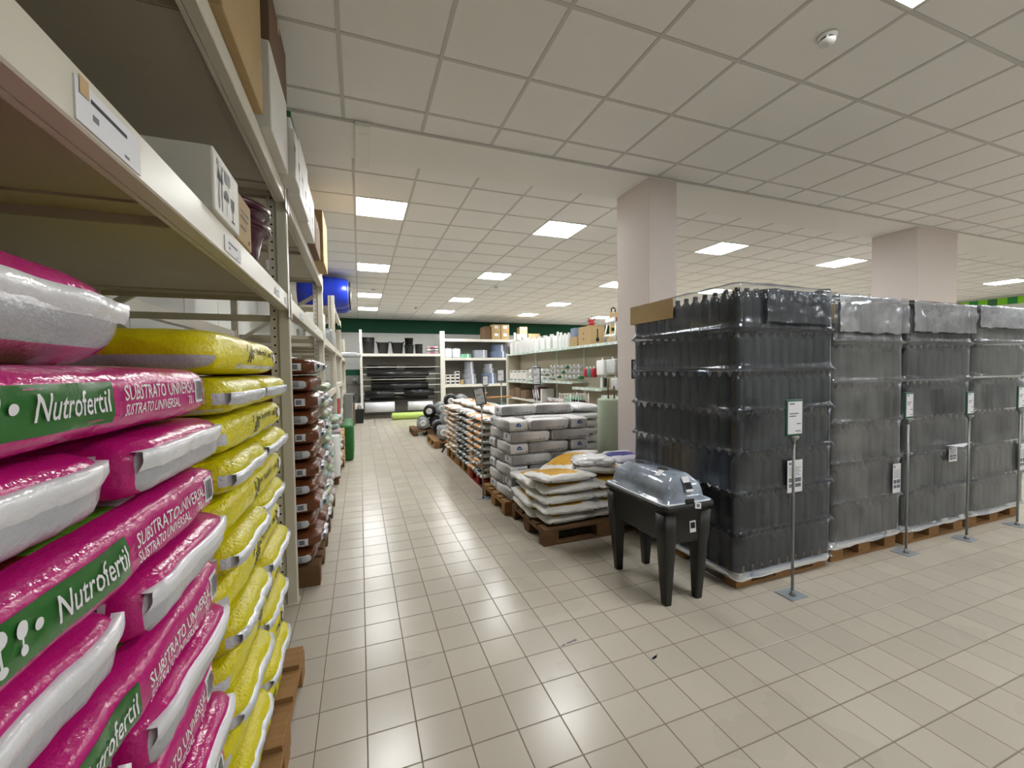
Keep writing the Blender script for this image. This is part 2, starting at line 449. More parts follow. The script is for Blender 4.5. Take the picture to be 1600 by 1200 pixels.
# ------------------------------------------------------------------ bags
def bag_mesh(name, L, Wd, H, m, seed=0, px=9, py=6, pz=3.2, nx=26, ny=14, nz=8, wr=.004, taper=.12, dent=.008, pillow=0):
    bm = bmesh.new()
    idx = {}
    def vert(i, j, k):
        if (i, j, k) in idx: return idx[(i, j, k)]
        x, y, z = 2*i/nx-1, 2*j/ny-1, 2*k/nz-1
        # spread samples towards the rims
        x = math.copysign(1-(1-abs(x))**1.25, x)
        z = math.copysign(abs(z)**.9, z)
        lo, hi = .3, 1.0
        for _ in range(22):
            t = (lo+hi)/2
            if abs(t*x)**px+abs(t*y)**py+abs(t*z)**pz > 1: hi = t
            else: lo = t
        x, y, z = x*lo, y*lo, z*lo
        e = max(0, (abs(x)-.6)/.4)
        z *= 1-taper*e*e
        y *= 1-.03*e
        if pillow: z *= 1-pillow*(1-max(.0, (1-abs(x)**3.2)*(1-abs(y)**3.2))**.55)
        p = Vector((x*L/2, y*Wd/2, z*H/2))
        q = Vector((p.x*7, p.y*7, p.z*7))+Vector((seed*3.7, seed*1.3, 0))
        n1 = noise.noise(q*1.1); n2 = noise.noise(q*4.2); n3 = noise.noise(Vector((p.x*60, p.y*14, p.z*20+seed)))
        side = max(abs(y)**4, abs(x)**6)
        d = Vector((x, y*1.2, z*.15)).normalized()
        p += d*((n1-.45)*dent+(n2-.2)*wr*(.4+side)+n3*wr*.5*side)
        p.z *= .965
        if z > 0: p.z += min(0, n2)*wr
        v = bm.verts.new(p); idx[(i, j, k)] = v; return v
    def face(a): 
        f = bm.faces.new([vert(*q) for q in a]); f.smooth = True
    for i in range(nx):
        for j in range(ny):
            face([(i, j, nz), (i+1, j, nz), (i+1, j+1, nz), (i, j+1, nz)])
            face([(i, j, 0), (i, j+1, 0), (i+1, j+1, 0), (i+1, j, 0)])
    for i in range(nx):
        for k in range(nz):
            face([(i, 0, k), (i+1, 0, k), (i+1, 0, k+1), (i, 0, k+1)])
            face([(i, ny, k), (i, ny, k+1), (i+1, ny, k+1), (i+1, ny, k)])
    for j in range(ny):
        for k in range(nz):
            face([(0, j, k), (0, j, k+1), (0, j+1, k+1), (0, j+1, k)])
            face([(nx, j, k), (nx, j+1, k), (nx, j+1, k+1), (nx, j, k+1)])
    bvh = BVHTree.FromBMesh(bm)
    me = bpy.data.meshes.new(name); bm.to_mesh(me); bm.free(); me.materials.append(m)
    return me, bvh

_font_cache = {}
def text_geo(txt, size, align='LEFT'):
    key = (txt, size, align)
    if key in _font_cache: return _font_cache[key]
    cu = bpy.data.curves.new('lettering', 'FONT'); cu.body = txt; cu.size = size; cu.align_x = align; cu.resolution_u = 2; cu.offset = .006*size
    ob = bpy.data.objects.new('lettering', cu); COL.objects.link(ob)
    bpy.context.view_layer.update()
    dg = bpy.context.evaluated_depsgraph_get()
    me = ob.evaluated_get(dg).to_mesh()
    V = [(v.co.x, v.co.y) for v in me.vertices]; Fc = [tuple(p.vertices) for p in me.polygons]
    ob.evaluated_get(dg).to_mesh_clear()
    bpy.data.objects.remove(ob); bpy.data.curves.remove(cu)
    _font_cache[key] = (V, Fc); return V, Fc
def fit_text(txt, u0, u1, v0, size, italic=0, bold=0):
    V, Fc = text_geo(txt, size)
    xs = [a for a, b in V]; w = max(xs)-min(xs); s = (u1-u0)/w; x0 = min(xs)
    return [(u0+(a-x0)*s+italic*b, v0+b) for a, b in V], Fc
def rect_geo(u0, u1, v0, v1, nu=1, nv=1):
    V = [(u0+(u1-u0)*i/nu, v0+(v1-v0)*j/nv) for j in range(nv+1) for i in range(nu+1)]
    Fc = [(j*(nu+1)+i, j*(nu+1)+i+1, (j+1)*(nu+1)+i+1, (j+1)*(nu+1)+i) for j in range(nv) for i in range(nu)]
    return V, Fc
def disc_geo(u, v, ru, rv2, n=14):
    return [(u+ru*math.cos(2*math.pi*i/n), v+rv2*math.sin(2*math.pi*i/n)) for i in range(n)], [tuple(range(n))]
def merge(*gs):
    V, F2 = [], []
    for g in gs:
        n = len(V); V += g[0]; F2 += [tuple(i+n for i in f) for f in g[1]]
    return V, F2
def decal(name, geo, m, bvh=None, org=(0, 0, 0), U=(1, 0, 0), Vv=(0, 0, 1), N=(0, -1, 0), off=.0012, maxe=.014):
    bm = bmesh.new(); vs = [bm.verts.new((a, b, 0)) for a, b in geo[0]]
    for f in geo[1]:
        try: bm.faces.new([vs[i] for i in f])
        except ValueError: pass
    if bvh:
        bmesh.ops.triangulate(bm, faces=bm.faces)
        for _ in range(4):
            es = [e for e in bm.edges if e.calc_length() > maxe]
            if not es: break
            bmesh.ops.subdivide_edges(bm, edges=es, cuts=1)
            bmesh.ops.triangulate(bm, faces=[f for f in bm.faces if len(f.verts) > 3])
    org, U, Vv, N = map(Vector, (org, U, Vv, N))
    for v in bm.verts:
        p = org+U*v.co.x+Vv*v.co.y
        if bvh:
            hit, nn, _, _ = bvh.ray_cast(p+N*.4, -N)
            if hit is None: hit, nn, _, _ = bvh.find_nearest(p)
            p = hit+N*off
        else: p = p+N*off
        v.co = p
    bm.normal_update()
    for f in bm.faces:
        if f.normal.dot(N) < 0: f.normal_flip()
        f.smooth = bool(bvh)
    me = bpy.data.meshes.new(name); bm.to_mesh(me); bm.free(); me.materials.append(m)
    return me
def barcode(u0, u1, v0, v1, n=14, seed=1):
    r = random.Random(seed); g = []; u = u0
    while u < u1:
        w = (u1-u0)/n*r.uniform(.35, .8); g.append(rect_geo(u, min(u+w, u1), v0, v1)); u += w+(u1-u0)/n*r.uniform(.3, .7)
    return merge(*g)

def seam_mesh(name, L, Wd, z, drop, m, bvh, side=1, seed=0, lip=.012):
    # folded heat-sealed strip hanging from the end of a bag
    V, F2 = [], []; n = 22
    for i in range(n+1):
        y = -Wd/2*.88+Wd*.88*i/n
        hit = bvh.ray_cast(Vector((side*L, y, z)), Vector((-side, 0, 0)))[0]
        x0 = hit.x if hit else side*L/2*.97
        x0 = side*max(abs(x0), L/2*.955)
        w = noise.noise(Vector((y*9, seed*2.1, 0)))*.0025
        w2 = noise.noise(Vector((y*26, seed*5.1, 3)))*.002
        V += [(x0-side*.004, y, z+.004), (x0+side*(lip+w2*.5), y, z+.003+w*.3), (x0+side*(lip*.8+.002+w), y, z-drop*.5+w2), (x0+side*(.004+abs(w)*1.4), y, z-drop+w+w2)]
    for i in range(n):
        for k in range(3):
            a = i*4+k; F2.append((a, a+1, a+5, a+4) if side > 0 else (a, a+4, a+5, a+1))
    me = bpy.data.meshes.new(name); me.from_pydata(V, [], F2); me.materials.append(m)
    for p in me.polygons: p.use_smooth = True
    return me

def crinkle(k, s1=35, s2=110, a=.5):
    n1 = k.noise(s1, 3); n2 = k.noise(s2, 2)
    return k.math('ADD', n1, k.math('MULTIPLY', n2, a))
def bag_mat(name, main, L, H, endcols, rough=.27, top=None, bumps=.22, side_stripe=None, dirt=.06):
    k = NT(name); k.set(rough, 0, .42); o = k.xyz()
    c = lin(main)
    col = k.mix(k.noise(11, 3), scale_col(c, 1-dirt), scale_col(c, 1+dirt))
    if top:
        for (x0, x1, y0, y1, cc) in top:
            msk = k.math('MULTIPLY', k.math('MULTIPLY', k.band(o[0], x0, x1), k.band(o[1], y0, y1)), k.math('GREATER_THAN', o[2], H*.36))
            col = k.mix(msk, col, lin(cc))
    if side_stripe:
        z0, z1, cc = side_stripe
        col = k.mix(k.band(o[2], z0, z1), col, lin(cc))
    ax = k.math('ABSOLUTE', o[0])
    for (x0, z0, z1, cc) in endcols:
        msk = k.math('MULTIPLY', k.math('GREATER_THAN', ax, x0), k.band(o[2], z0, z1))
        col = k.mix(msk, col, lin(cc))
    k.base(col)
    k.bump(crinkle(k), bumps, .012)
    return k.m

class Bag:
    """one kind of bag: a few mesh variants with their printed parts"""
    def __init__(s, name, L, Wd, H, m, n=3, **kw):
        s.name, s.L, s.W, s.H = name, L, Wd, H; s.var = []; s.m = m
        for q in range(n):
            me, bvh = bag_mesh(name, L, Wd, H, m, seed=q+1, **kw)
            s.var.append([me, bvh, []])
    def add(s, part, fn):
        for q, v in enumerate(s.var):
            v[2].append((part, fn(v[1], q)))
    def place(s, loc, rz, label, cat='bag', group=None, tilt=(0, 0), name=None, var=None, flipx=False):
        v = s.var[rnd.randrange(len(s.var)) if var is None else var % len(s.var)]
        o = inst(name or s.name, v[0], None, loc, (tilt[0], tilt[1], rz))
        tag(o, label, cat, group)
        for part, me in v[2]: inst(part, me, o)
        return o

# ---- pink substrate bags
PL, PW, PH = .90, .45, .1165
m_pink = bag_mat('pink_glossy_bag', '#bd1a77', PL, PH, [(PL/2-.022, -.046, .0, '#aeafb5'), (PL/2-.022, -.001, .030, '#c9cad0')], .17,
                 top=[(-.3, -.12, -.17, .17, '#6d2a18'), (-.12, .08, -.17, .17, '#5f9a2d'), (.08, .28, -.17, .17, '#dfe2e4'), (.14, .155, -.17, .17, '#b01a50'), (.2, .206, -.17, .17, '#1e3a22'), (.23, .236, -.17, .17, '#1e3a22'), (.255, .26, -.17, .17, '#1e3a22')])
m_flap = mat('white_seam_flap', '#d9dade', .22, 0, .6, .06, 20, .25, 40)
m_panelgreen = mat('green_brand_panel', '#2f6d2f', .22, 0, .55, .3, 5, .12, 50)
m_print = mat('white_print', '#e6e6ea', .3, 0, .5, 0)
pink = Bag('substrate_bag', PL, PW, PH, m_pink, 3, px=18, py=9, pz=4, taper=.06, nz=10)
def pk(part, geo, m, off): pink.add(part, lambda b, q: decal(part, geo, m, b, off=off, maxe=.007 if part == 'lettering' else .014))
gp = rect_geo(-.40, -.012, -.030, .030, 40, 6)
pk('brand_panel', gp, m_panelgreen, .0010)
pk('lettering', merge(fit_text('Nutrofertil', -.175, -.024, -.013, .047)), m_print, .0036)
lg = []
for u, vt, vb in ((-.335, .016, -.012), (-.307, .012, -.02), (-.255, .016, -.016), (-.228, .012, -.010)):
    lg += [disc_geo(u, vt, .0085, .0095), disc_geo(u+.001, vb, .0055, .0055), rect_geo(u-.0013, u+.0013, vb, vt)]
lg += [disc_geo(-.202, .004, .0065, .0065), disc_geo(-.283, -.002, .0065, .0065)]
pk('logo', merge(*lg), m_print, .0036)
pk('lettering', merge(fit_text('SUBSTRATO UNIVERSAL', .008, .315, .000, .034), fit_text('SUSTRATO UNIVERSAL', .010, .225, -.024, .026), fit_text('70 l', .270, .305, -.024, .026)), m_print, .0042)
pk('barcode_patch', rect_geo(.330, .388, -.024, .030, 4, 4), m_print, .0012)
pk('barcode', barcode(.337, .380, -.018, .024, 13, 3), m_ink, .0022)
pink.add('seam_flap', lambda b, q: seam_mesh('seam_flap', PL, PW, .027, .030, m_flap, b, 1, q))
pink.add('stitching', lambda b, q: decal('stitching', merge(*[rect_geo(-.20+.011*i, -.195+.011*i, -.0085, -.0065) for i in range(36)]), m_ink, b, (0, 0, 0), (0, 1, 0), (0, 0, 1), (1, 0, 0), .001))
PX = -.331      # aisle face of the stack
pallet((PX-.46, .72, 0), 0, 'wooden pallet under the pink substrate bags', m_wood, 1.0, .95)
for k in range(12):
    z = .145+PH*k+PH/2
    lay = ORD[11-k]
    if k % 2 == 1:
        pink.place((PX-PW/2+rnd.uniform(-.012, .004), .80+rnd.uniform(-.01, .01), z), R(90)+rnd.uniform(-.008, .008), 'pink substrate bag, printed long side facing the aisle, %s layer down' % lay, group='pink substrate bags')
        pink.place((PX-PW*1.5-.01, .80, z), R(90), 'pink substrate bag lying inside behind the front one, %s layer down' % lay, group='pink substrate bags')
    else:
        pink.place((PX-PL/2-.006+rnd.uniform(-.008, .012), .58+rnd.uniform(-.006, .004), z), rnd.uniform(-.01, .01), 'pink substrate bag, white end facing the aisle, nearer one, %s layer down' % lay, group='pink substrate bags')
        pink.place((PX-PL/2+.006+rnd.uniform(-.008, .012), 1.035+rnd.uniform(-.004, .006), z), rnd.uniform(-.01, .01), 'pink substrate bag, white end beside yellow stack, %s layer down' % lay, group='pink substrate bags')
topb = Bag('substrate_bag', .86, .50, .20, bag_mat('pink_top_bag', '#bd1a77', .86, .20, [(.86/2-.03, -.050, .006, '#a9aab0'), (.86/2-.03, .0, .034, '#c9cad0')], .22), 1, px=10, py=6, pz=2.6, taper=.2, dent=.012)
topb.add('seam_flap', lambda b, q: seam_mesh('seam_flap', .86, .5, .036, .036, m_flap, b, 1, 5))
topb.place((PX-.08-.43, .80, .145+PH*12+.094), R(2), 'single plump pink bag lying on top of the pink stack, white end out', group='pink substrate bags', tilt=(0, R(2)))

# ---- yellow humus bags
YL, YW, YH = .90, .45, .1145
m_yel = bag_mat('yellow_glossy_bag', '#d6cb14', YL, YH, [(YL/2-.05, -.022, .010, '#c4c6cc')], .26, bumps=.55, side_stripe=None)
m_silverflap = mat('silver_seam_flap', '#c6c9d0', .2, .15, .6, .15, 25, .4, 40)
yel = Bag('humus_bag', YL, YW, YH, m_yel, 3, wr=.005, dent=.006, px=14, py=8, pz=3.6, taper=.08)
yel_t = Bag('humus_bag', YL, YW, .14, bag_mat('yellow_top_bag', '#dccf10', YL, .14, [(YL/2-.05, -.05, -.012, '#b9b4bd')], .3, bumps=.3), 1, wr=.008)
yb = []
for u in range(6):
    for w in range(5):
        if (u*3+w*2) % 5 in (0, 1, 3) and abs(u-2.5)+abs(w-2) < 4: yb.append(disc_geo(-.15+u*.022+(.011 if w % 2 else 0), -.02+w*.012, .0065, .0075, 8))
for bg in (yel, yel_t):
    bg.add('logo', lambda b, q: decal('logo', merge(*yb), m_ink, b, off=.0016))
    bg.add('lettering', lambda b, q: decal('lettering', merge(fit_text('Nutrofertil', 0.0, .145, .006, .034), fit_text('HUMUS', .185, .27, .0, .03)), m_ink, b, off=.0016))
    bg.add('emblem', lambda b, q: decal('emblem', disc_geo(.305, .006, .02, .024), m_ink, b, off=.0014))
    bg.add('emblem', lambda b, q: decal('emblem', disc_geo(.305, .008, .008, .012), m_print, b, off=.0026))
    bg.add('label_patch', lambda b, q: decal('label_patch', rect_geo(.335, .385, -.016, .024, 4, 3), m_paper, b, off=.0014))
    bg.add('side_stripe', lambda b, q: decal('side_stripe', rect_geo(-.25, .42, -.047, -.034, 40, 2), m_silverflap, b, off=.001))
yel.add('seam_flap', lambda b, q: seam_mesh('seam_flap', YL, YW, .006, .03, m_silverflap, b, 1, q+8))
YX = -.341
pallet((YX-.465, 1.77, 0), 0, 'pale wooden pallet with board ends showing under the yellow bags', m_wood, 1.02, 1.05)
for k in range(13):
    z = .145+YH*k+YH/2; lay = ORD[12-k]
    if k % 2 == 0:
        bg = yel_t if k == 12 else yel
        bg.place((YX-YW/2+rnd.uniform(-.012, .003), 1.765+rnd.uniform(-.01, .01), z+(.012 if k == 12 else 0)), R(90)+rnd.uniform(-.01, .01), 'yellow humus bag, printed long side facing the aisle, %s layer down' % lay, group='yellow humus bags')
        yel.place((YX-YW*1.5-.01, 1.765, z), R(90), 'yellow humus bag inside behind the front one, %s layer down' % lay, group='yellow humus bags')
    else:
        yel.place((YX-YL/2+.012+rnd.uniform(-.008, .012), 1.54, z), rnd.uniform(-.012, .012), 'yellow humus bag, silver end out beside pink stack, %s layer down' % lay, group='yellow humus bags')
        yel.place((YX-YL/2+.006+rnd.uniform(-.008, .012), 1.995, z), rnd.uniform(-.012, .012), 'yellow humus bag, silver end out beside rack post, %s layer down' % lay, group='yellow humus bags')

# ---- brown sacks behind the post
BL, BW, BH = .78, .40, .124
m_brown = bag_mat('brown_glossy_sack', '#67391e', BL, BH, [(BL/2-.02, -.036, .022, '#b9bec5')], .2, bumps=.3)
brown = Bag('peat_sack', BL, BW, BH, m_brown, 3, wr=.008, pz=2.7)
brown.add('seam_flap', lambda b, q: seam_mesh('seam_flap', BL, BW*.62, .012, .034, m_silver, b, 1, q+3, .02))
brown.add('barcode_patch', lambda b, q: decal('barcode_patch', rect_geo(.225, .290, -.03, .020, 4, 3), m_paper, b, off=.0015))
brown.add('barcode', lambda b, q: decal('barcode', rect_geo(.232, .268, -.022, .012, 4, 3), m_greyink, b, off=.003))
BX = -.30
pallet((BX-.50, 3.62, 0), 0, 'dark wooden pallet under the brown sacks', m_wood2, 1.0, .8)
for k in range(12):
    z = .145+BH*k+BH/2; lay = ORD[11-k]
    jx = rnd.uniform(-.01, .01)
    if k % 2 == 0:
        for q, xx in enumerate((BX-BW/2-.01, BX-BW*1.5-.02)):
            brown.place((xx+jx, 3.60, z), R(-90)+rnd.uniform(-.015, .015), 'brown peat sack, white end towards viewer, %s, %s layer down' % (('at the aisle', 'deeper in the rack')[q], lay), 'sack', 'brown peat sacks')
    else:
        for q, yy in enumerate((3.41, 3.82)):
            brown.place((BX-BL/2+.03+jx, yy, z), rnd.uniform(-.02, .02), 'brown peat sack, label end facing the aisle, %s, %s layer down' % (('beside the rack post', 'farther from the post')[q], lay), 'sack', 'brown peat sacks')

# ------------------------------------------------------------------ left storage rack
rk = root('storage_rack', 'tall cream steel storage rack along the left side of the aisle', 'rack', (0, 0, 0))
FX, RXX = -.42, -1.42
ups = [(0.12, 2.78), (3.05, 2.78), (5.80, 2.78), (8.55, 2.98), (11.3, 2.60), (14.05, 2.55)]
def upright(y, h, x, d=1):
    b = MB()
    # front box section with the pierced set-back flange behind it
    b.box(x-.062, x, y-.03, y+.03, 0, h, 0, .004)
    b.box(x-.112, x-.062, y-.018, y+.018, 0, h, 0, .002)
    n = int(h/.055)
    for i in range(1, n):
        z = i*.055
        b.cyl((x-.087, y-.0188, z), (x-.087, y-.0178, z), .0065, seg=8, mat=1, smooth=False)
    return b.obj('upright', [m_rack, m_hole], rk)
for y, h in ups:
    upright(y, h, FX); 
    b = MB().box(RXX, RXX+.07, y-.03, y+.03, 0, h, 0, .004); b.obj('upright', m_rack, rk)
    for x in (FX-.055, RXX+.035): MB().box(x-.07, x+.062, y-.05, y+.05, 0, .006).obj('foot_plate', m_rack, rk)
    # frame bracing
    def bar(z0, z1, xa=FX-.1, xb=RXX+.05):
        d = Vector((xb-xa, 0, z1-z0)); L = d.length; ang = math.atan2(d.z, d.x)
        mtx = Matrix.Rotation(-ang, 3, 'Y')
        o = MB().box(0, L, -.012, .012, -.02, .02).obj('brace', m_rack, rk); o.location = (xa, y+.025, z0); o.rotation_euler = (0, -ang, 0)
    for z in (.22, 1.05, 1.88): bar(z, z)
    for i, z in enumerate((.25, 1.08)): bar(z+(0 if i % 2 else .78), z+(.78 if i % 2 else 0))
    bar(2.5, 1.92)
def beam(ya, yb2, z, x=FX, hgt=.10, tag_y=()):
    b = MB().box(x-.045, x, ya+.031, yb2-.031, z-hgt, z, 0, .004)
    b.box(x-.06, x-.045, ya+.031, yb2-.031, z-hgt, z-hgt+.03)
    o = b.obj('beam', m_rack, rk)
    for e, s in ((ya, 1), (yb2, -1)):
        a, c = (e+s*.031, e+s*.075); MB().box(x, x+.006, min(e-s*.02, c), max(e-s*.02, c), z-hgt-.05, z+.02, 0, .002).obj('beam_bracket', m_rack, rk)
    return o
def decks(ya, yb2, z, mm=m_deck, n=None):
    n = n or 2
    w = (yb2-ya-.06)/n
    for i in range(n):
        y = ya+.03+i*w
        b = MB().box(RXX+.05, FX-.047, y+.003, y+w-.003, z-.014, z-.002)
        for q in (y+.003, y+w-.113): b.box(RXX+.05, FX-.047, q, q+.11, z-.022, z-.014)
        for q in (y+.003, y+w-.006): b.box(RXX+.05, FX-.047, q, q+.003, z-.05, z-.022)
        b.obj('deck_panel', mm, rk)
Y_ = [u[0] for u in ups]
LV = [[2.03, 2.70], [2.03, 2.70], [2.0], [1.30, 2.0], [1.0, 1.95]]
beam(-2.4, Y_[0], 2.03); beam(-2.4, Y_[0], 2.70, hgt=.085); beam(-2.4, Y_[0], 2.03, RXX+.05); decks(-2.4, Y_[0], 2.03); decks(-2.4, Y_[0], 2.70)
upright(-2.4, 2.78, FX)
for i in range(5):
    for j, z in enumerate(LV[i]):
        beam(Y_[i], Y_[i+1], z, hgt=.085 if z > 2.5 else .10); beam(Y_[i], Y_[i+1], z, RXX+.05)
        if not (i == 1 and j == 0): decks(Y_[i], Y_[i+1], z)
beam(Y_[3], Y_[4], .62); decks(Y_[3], Y_[4], .62); beam(Y_[2], Y_[3], 1.25)
# price tags on the lower beam
def price_tag(y0, y1, z0, z1, x=FX, big=False):
    o = MB().box(x, x+.003, y0, y1, z0, z1).obj('price_tag', m_paper, rk)
    L = y1-y0; H = z1-z0
    MB().box(x+.0032, x+.0036, y0+L*.2, y0+L*.75, z0+H*.68, z0+H*.78).box(x+.0032, x+.0036, y0+L*.22, y0+L*.3, z0+H*.3, z0+H*.45, 1).box(x+.0032, x+.0036, y0+L*.7, y0+L*.78, z0+H*.12, z0+H*.2, 1).obj('print', [m_ink, m_greyink], o)
price_tag(.875, 1.085, 1.938, 2.008); MB().box(FX+.004, FX+.0045, .885, .91, 1.985, 2.015).obj('tape', m_tape, rk)
price_tag(1.66, 1.86, 1.945, 1.995); price_tag(2.55, 2.68, 1.955, 1.99); price_tag(2.86, 2.92, 1.955, 1.99)
price_tag(3.55, 3.75, 1.95, 1.99); price_tag(4.6, 4.9, 1.95, 2.0); price_tag(5.2, 5.45, 1.95, 2.0)
MB().box(FX-.116, FX-.106, 2.99, 3.02, 2.18, 2.24).obj('sticker', m_paper, rk)

# ---- cartons, pots and bags on the rack
def carton(x0, x1, y0, y1, z0, z1, m, label, tape=True, group=None, flaps=False):
    t = root('carton', label, 'box', ((x0+x1)/2, (y0+y1)/2, z0), 0, group)
    a, b, h = (x1-x0)/2, (y1-y0)/2, z1-z0
    MB().box(-a, a, -b, b, 0, h, 0, .006, None, 2).obj('body', m, t)
    MB().box(-a+.004, a-.004, -.0015, .0015, h, h+.0006).obj('flap_joint', m_hole, t)
    if tape: MB().box(-a-.0012, a+.0012, -.026, .026, h-.06, h+.0012).obj('tape', m_tape, t)
    return t
def sym(t, geo, xw, y0, z0, m=m_ink, name='printed_mark'):
    # printed marks on the aisle face (+X) of a carton; coordinates relative to its root
    inst(name, decal(name, geo, m, None, (xw, y0, z0), (0, 1, 0), (0, 0, 1), (1, 0, 0), .0012), t)
arrow = merge(rect_geo(-.004, .004, 0, .12), ([(-.018, .10), (.018, .10), (0, .15)], [(0, 1, 2)]))
def shift(g, du, dv, k=1): return [(a*k+du, b*k+dv) for a, b in g[0]], g[1]
glass = merge(([(-.022, .09), (.022, .09), (.018, .055), (.006, .04), (-.006, .04), (-.018, .055)][::-1], [(0, 1, 2, 3, 4, 5)]), rect_geo(-.003, .003, .01, .045), rect_geo(-.018, .018, 0, .008))
umb = merge(([(-.03, .06)]+[(-.03*math.cos(math.pi*i/8), .06+.035*math.sin(math.pi*i/8)) for i in range(1, 8)]+[(.03, .06)], [tuple(range(9))[::-1]]), rect_geo(-.002, .002, .0, .06))
wbx = carton(-.80, -.405, 1.52, 1.80, 2.03, 2.225, m_boxwhite, 'white carton with up arrows, umbrella and glass symbols on lower beam shelf', False)
for du, g in ((-.095, arrow), (-.065, arrow), (-.015, umb), (.055, glass)): sym(wbx, shift(g, du, .02, .9), .1978, 0, 0)
sym(wbx, merge(fit_text('B', -.11, -.085, .15, .03), disc_geo(-.055, .158, .009, .009), rect_geo(-.03, .03, .13, .168)), .1978, 0, 0, m_greyink)
bbx = carton(-.78, -.415, 1.815, 2.03, 2.03, 2.215, m_card, 'tan carton between white carton and maroon pots on lower beam shelf', False)
sym(bbx, merge(rect_geo(-.06, .05, .10, .108), rect_geo(-.06, .02, .06, .068), rect_geo(-.05, .06, .125, .131), rect_geo(.05, .07, .02, .035)), .183, 0, 0)
for k in range(2):
    t = root('plant_pot', 'glossy maroon plant pot, %s of the nested stack on lower shelf' % ('lower', 'upper')[k], 'plant pot', (-.61, 2.36, 2.03+k*.085), 0, 'nested maroon pots')
    MB().lathe([(.135, 0), (.16, .10), (.175, .175), (.198, .185), (.205, .21), (.198, .215), (.175, .21), (.155, .1), (.13, .012), (0, .01)], seg=36).obj('bowl', m_maroon, t)
    MB().lathe([(.197, .183), (.209, .188), (.211, .21), (.203, .217), (.192, .213)], seg=36).obj('rim', m_maroon, t)
MB_ = MB().box(-.70, -.45, 2.62, 2.95, 2.03, 2.05, 0, .01); tag(MB_.obj('folded_sheet', m_white), 'folded white sheet beside the rack post on lower shelf', 'sheet')

carton(-.95, -.385, 1.60, 2.20, 2.702, 3.40, m_card, 'big brown carton overhanging the upper shelf edge, nearest to viewer')
carton(-1.25, -.42, .55, 1.5, 2.702, 3.30, m_card2, 'brown carton on the upper shelf above the pink bags')
c_ = carton(-.90, -.37, 2.30, 2.80, 2.702, 3.12, m_boxwhite, 'white carton on upper shelf behind the overhanging brown carton', False)
carton(-.85, -.37, 2.33, 2.83, 3.123, 3.42, m_card2, 'dark brown carton stacked on the white upper shelf carton', True)
for k, (ya, yb2, zt, lab) in enumerate([(2.835, 3.0, 3.0, 'white carton above the first rack post'), (3.10, 3.62, 3.1, 'white carton with black marks past the first rack post'), (3.64, 4.2, 3.06, 'second white carton with black marks past first post')]):
    q = carton(-.95, -.335-.01*k, ya, yb2, 2.702, zt, m_boxwhite, lab, False)
    sym(q, merge(shift(arrow, -.12, .06), shift(arrow, -.08, .06), shift(glass, .08, .06, 1.2)), .4755-.3*0 if False else (.95-.335-.01*k)/2, 0, 0)
t = root('storage_tray', 'flat tray with green band on top of white upper cartons', 'tray', (-.56, 2.98, 3.002))
MB().box(-.2, .2, -.11, .11, 0, .12, 0, .01).obj('body', m_white, t); MB().box(-.203, .203, -.113, .113, .08, .115).obj('green_band', m_greenp, t)
carton(-.95, -.33, 4.85, 5.45, 2.702, 3.25, m_card, 'tan carton on the upper shelf before the second rack post')
carton(-.95, -.36, 4.30, 4.82, 2.702, 3.02, m_card2, 'dark carton half hidden behind the tan upper shelf carton')

# blue barrels lying on the third bay's upper level
def barrel(y, z, label):
    t = root('barrel', label, 'barrel', (-.17, y, z), 0, 'blue barrels lying on the rack')
    MB().lathe([(0, 0), (.24, 0), (.265, -.03), (.30, -.09), (.315, -.22), (.305, -.30), (.315, -.36), (.315, -.62), (.305, -.68), (.315, -.74), (.29, -.86), (.25, -.92), (0, -.92)], seg=32, axis='x').obj('body', m_blue, t)
    MB().lathe([(0, .035), (.22, .035), (.235, .02), (.235, -.01), (.21, -.012)], seg=32, axis='x').obj('lid', m_blackpl, t)
    MB().lathe([(.232, -.004), (.25, -.004), (.255, -.03), (.24, -.035)], seg=32, axis='x').obj('clamp_ring', m_steel, t)
barrel(9.05, 2.80+.318, 'blue plastic barrel with black lid lying on the rack, nearer one')
barrel(9.75, 2.80+.318, 'blue plastic barrel lying behind the nearer barrel on rack')
beam(Y_[3], Y_[4], 2.80); decks(Y_[3], Y_[4], 2.80); beam(Y_[3], Y_[4], 2.80, RXX+.05)

# white jugs and wrapped things on the bay beyond the second post
def jug(loc, label, h=.3, w=.17, d=.13, neck=True, group='white plastic jugs', m=m_white, rz=0):
    t = root('jerrycan', label, 'jug', loc, rz, group)
    MB().box(-w/2, w/2, -d/2, d/2, 0, h*.82, 0, .025, None, 3).obj('body', m, t, smooth=True)
    MB().lathe([(.028, h*.80), (.024, h*.9), (.024, h*.93)], (w*.22, 0, 0), 12).obj('neck', m, t)
    MB().lathe([(.029, h*.92), (.029, h), (0, h)], (w*.22, 0, 0), 12).obj('cap', m, t)
    MB().tube([(-w*.3, 0, h*.8), (-w*.25, 0, h*.95), (w*.05, 0, h*.95), (w*.1, 0, h*.8)], .012).obj('handle', m, t)
for k in range(4): jug((-.56-.02*k, 6.3+.28*k, 2.0), 'white jug on the lower level past second rack post, %s from the post' % ORD[k], .42, .26, .24, group='white jugs on left rack', rz=R(90))
for k in range(3):
    t = root('wrapped_pack', 'silver wrapped pack hanging over the lower beam, %s past second post' % ORD[k], 'pack', (-.62, 7.6+.3*k, 2.0))
    MB().box(-.2, .2, -.13, .13, 0, .26, 0, .04, None, 2).obj('body', m_greywrap, t, smooth=True)

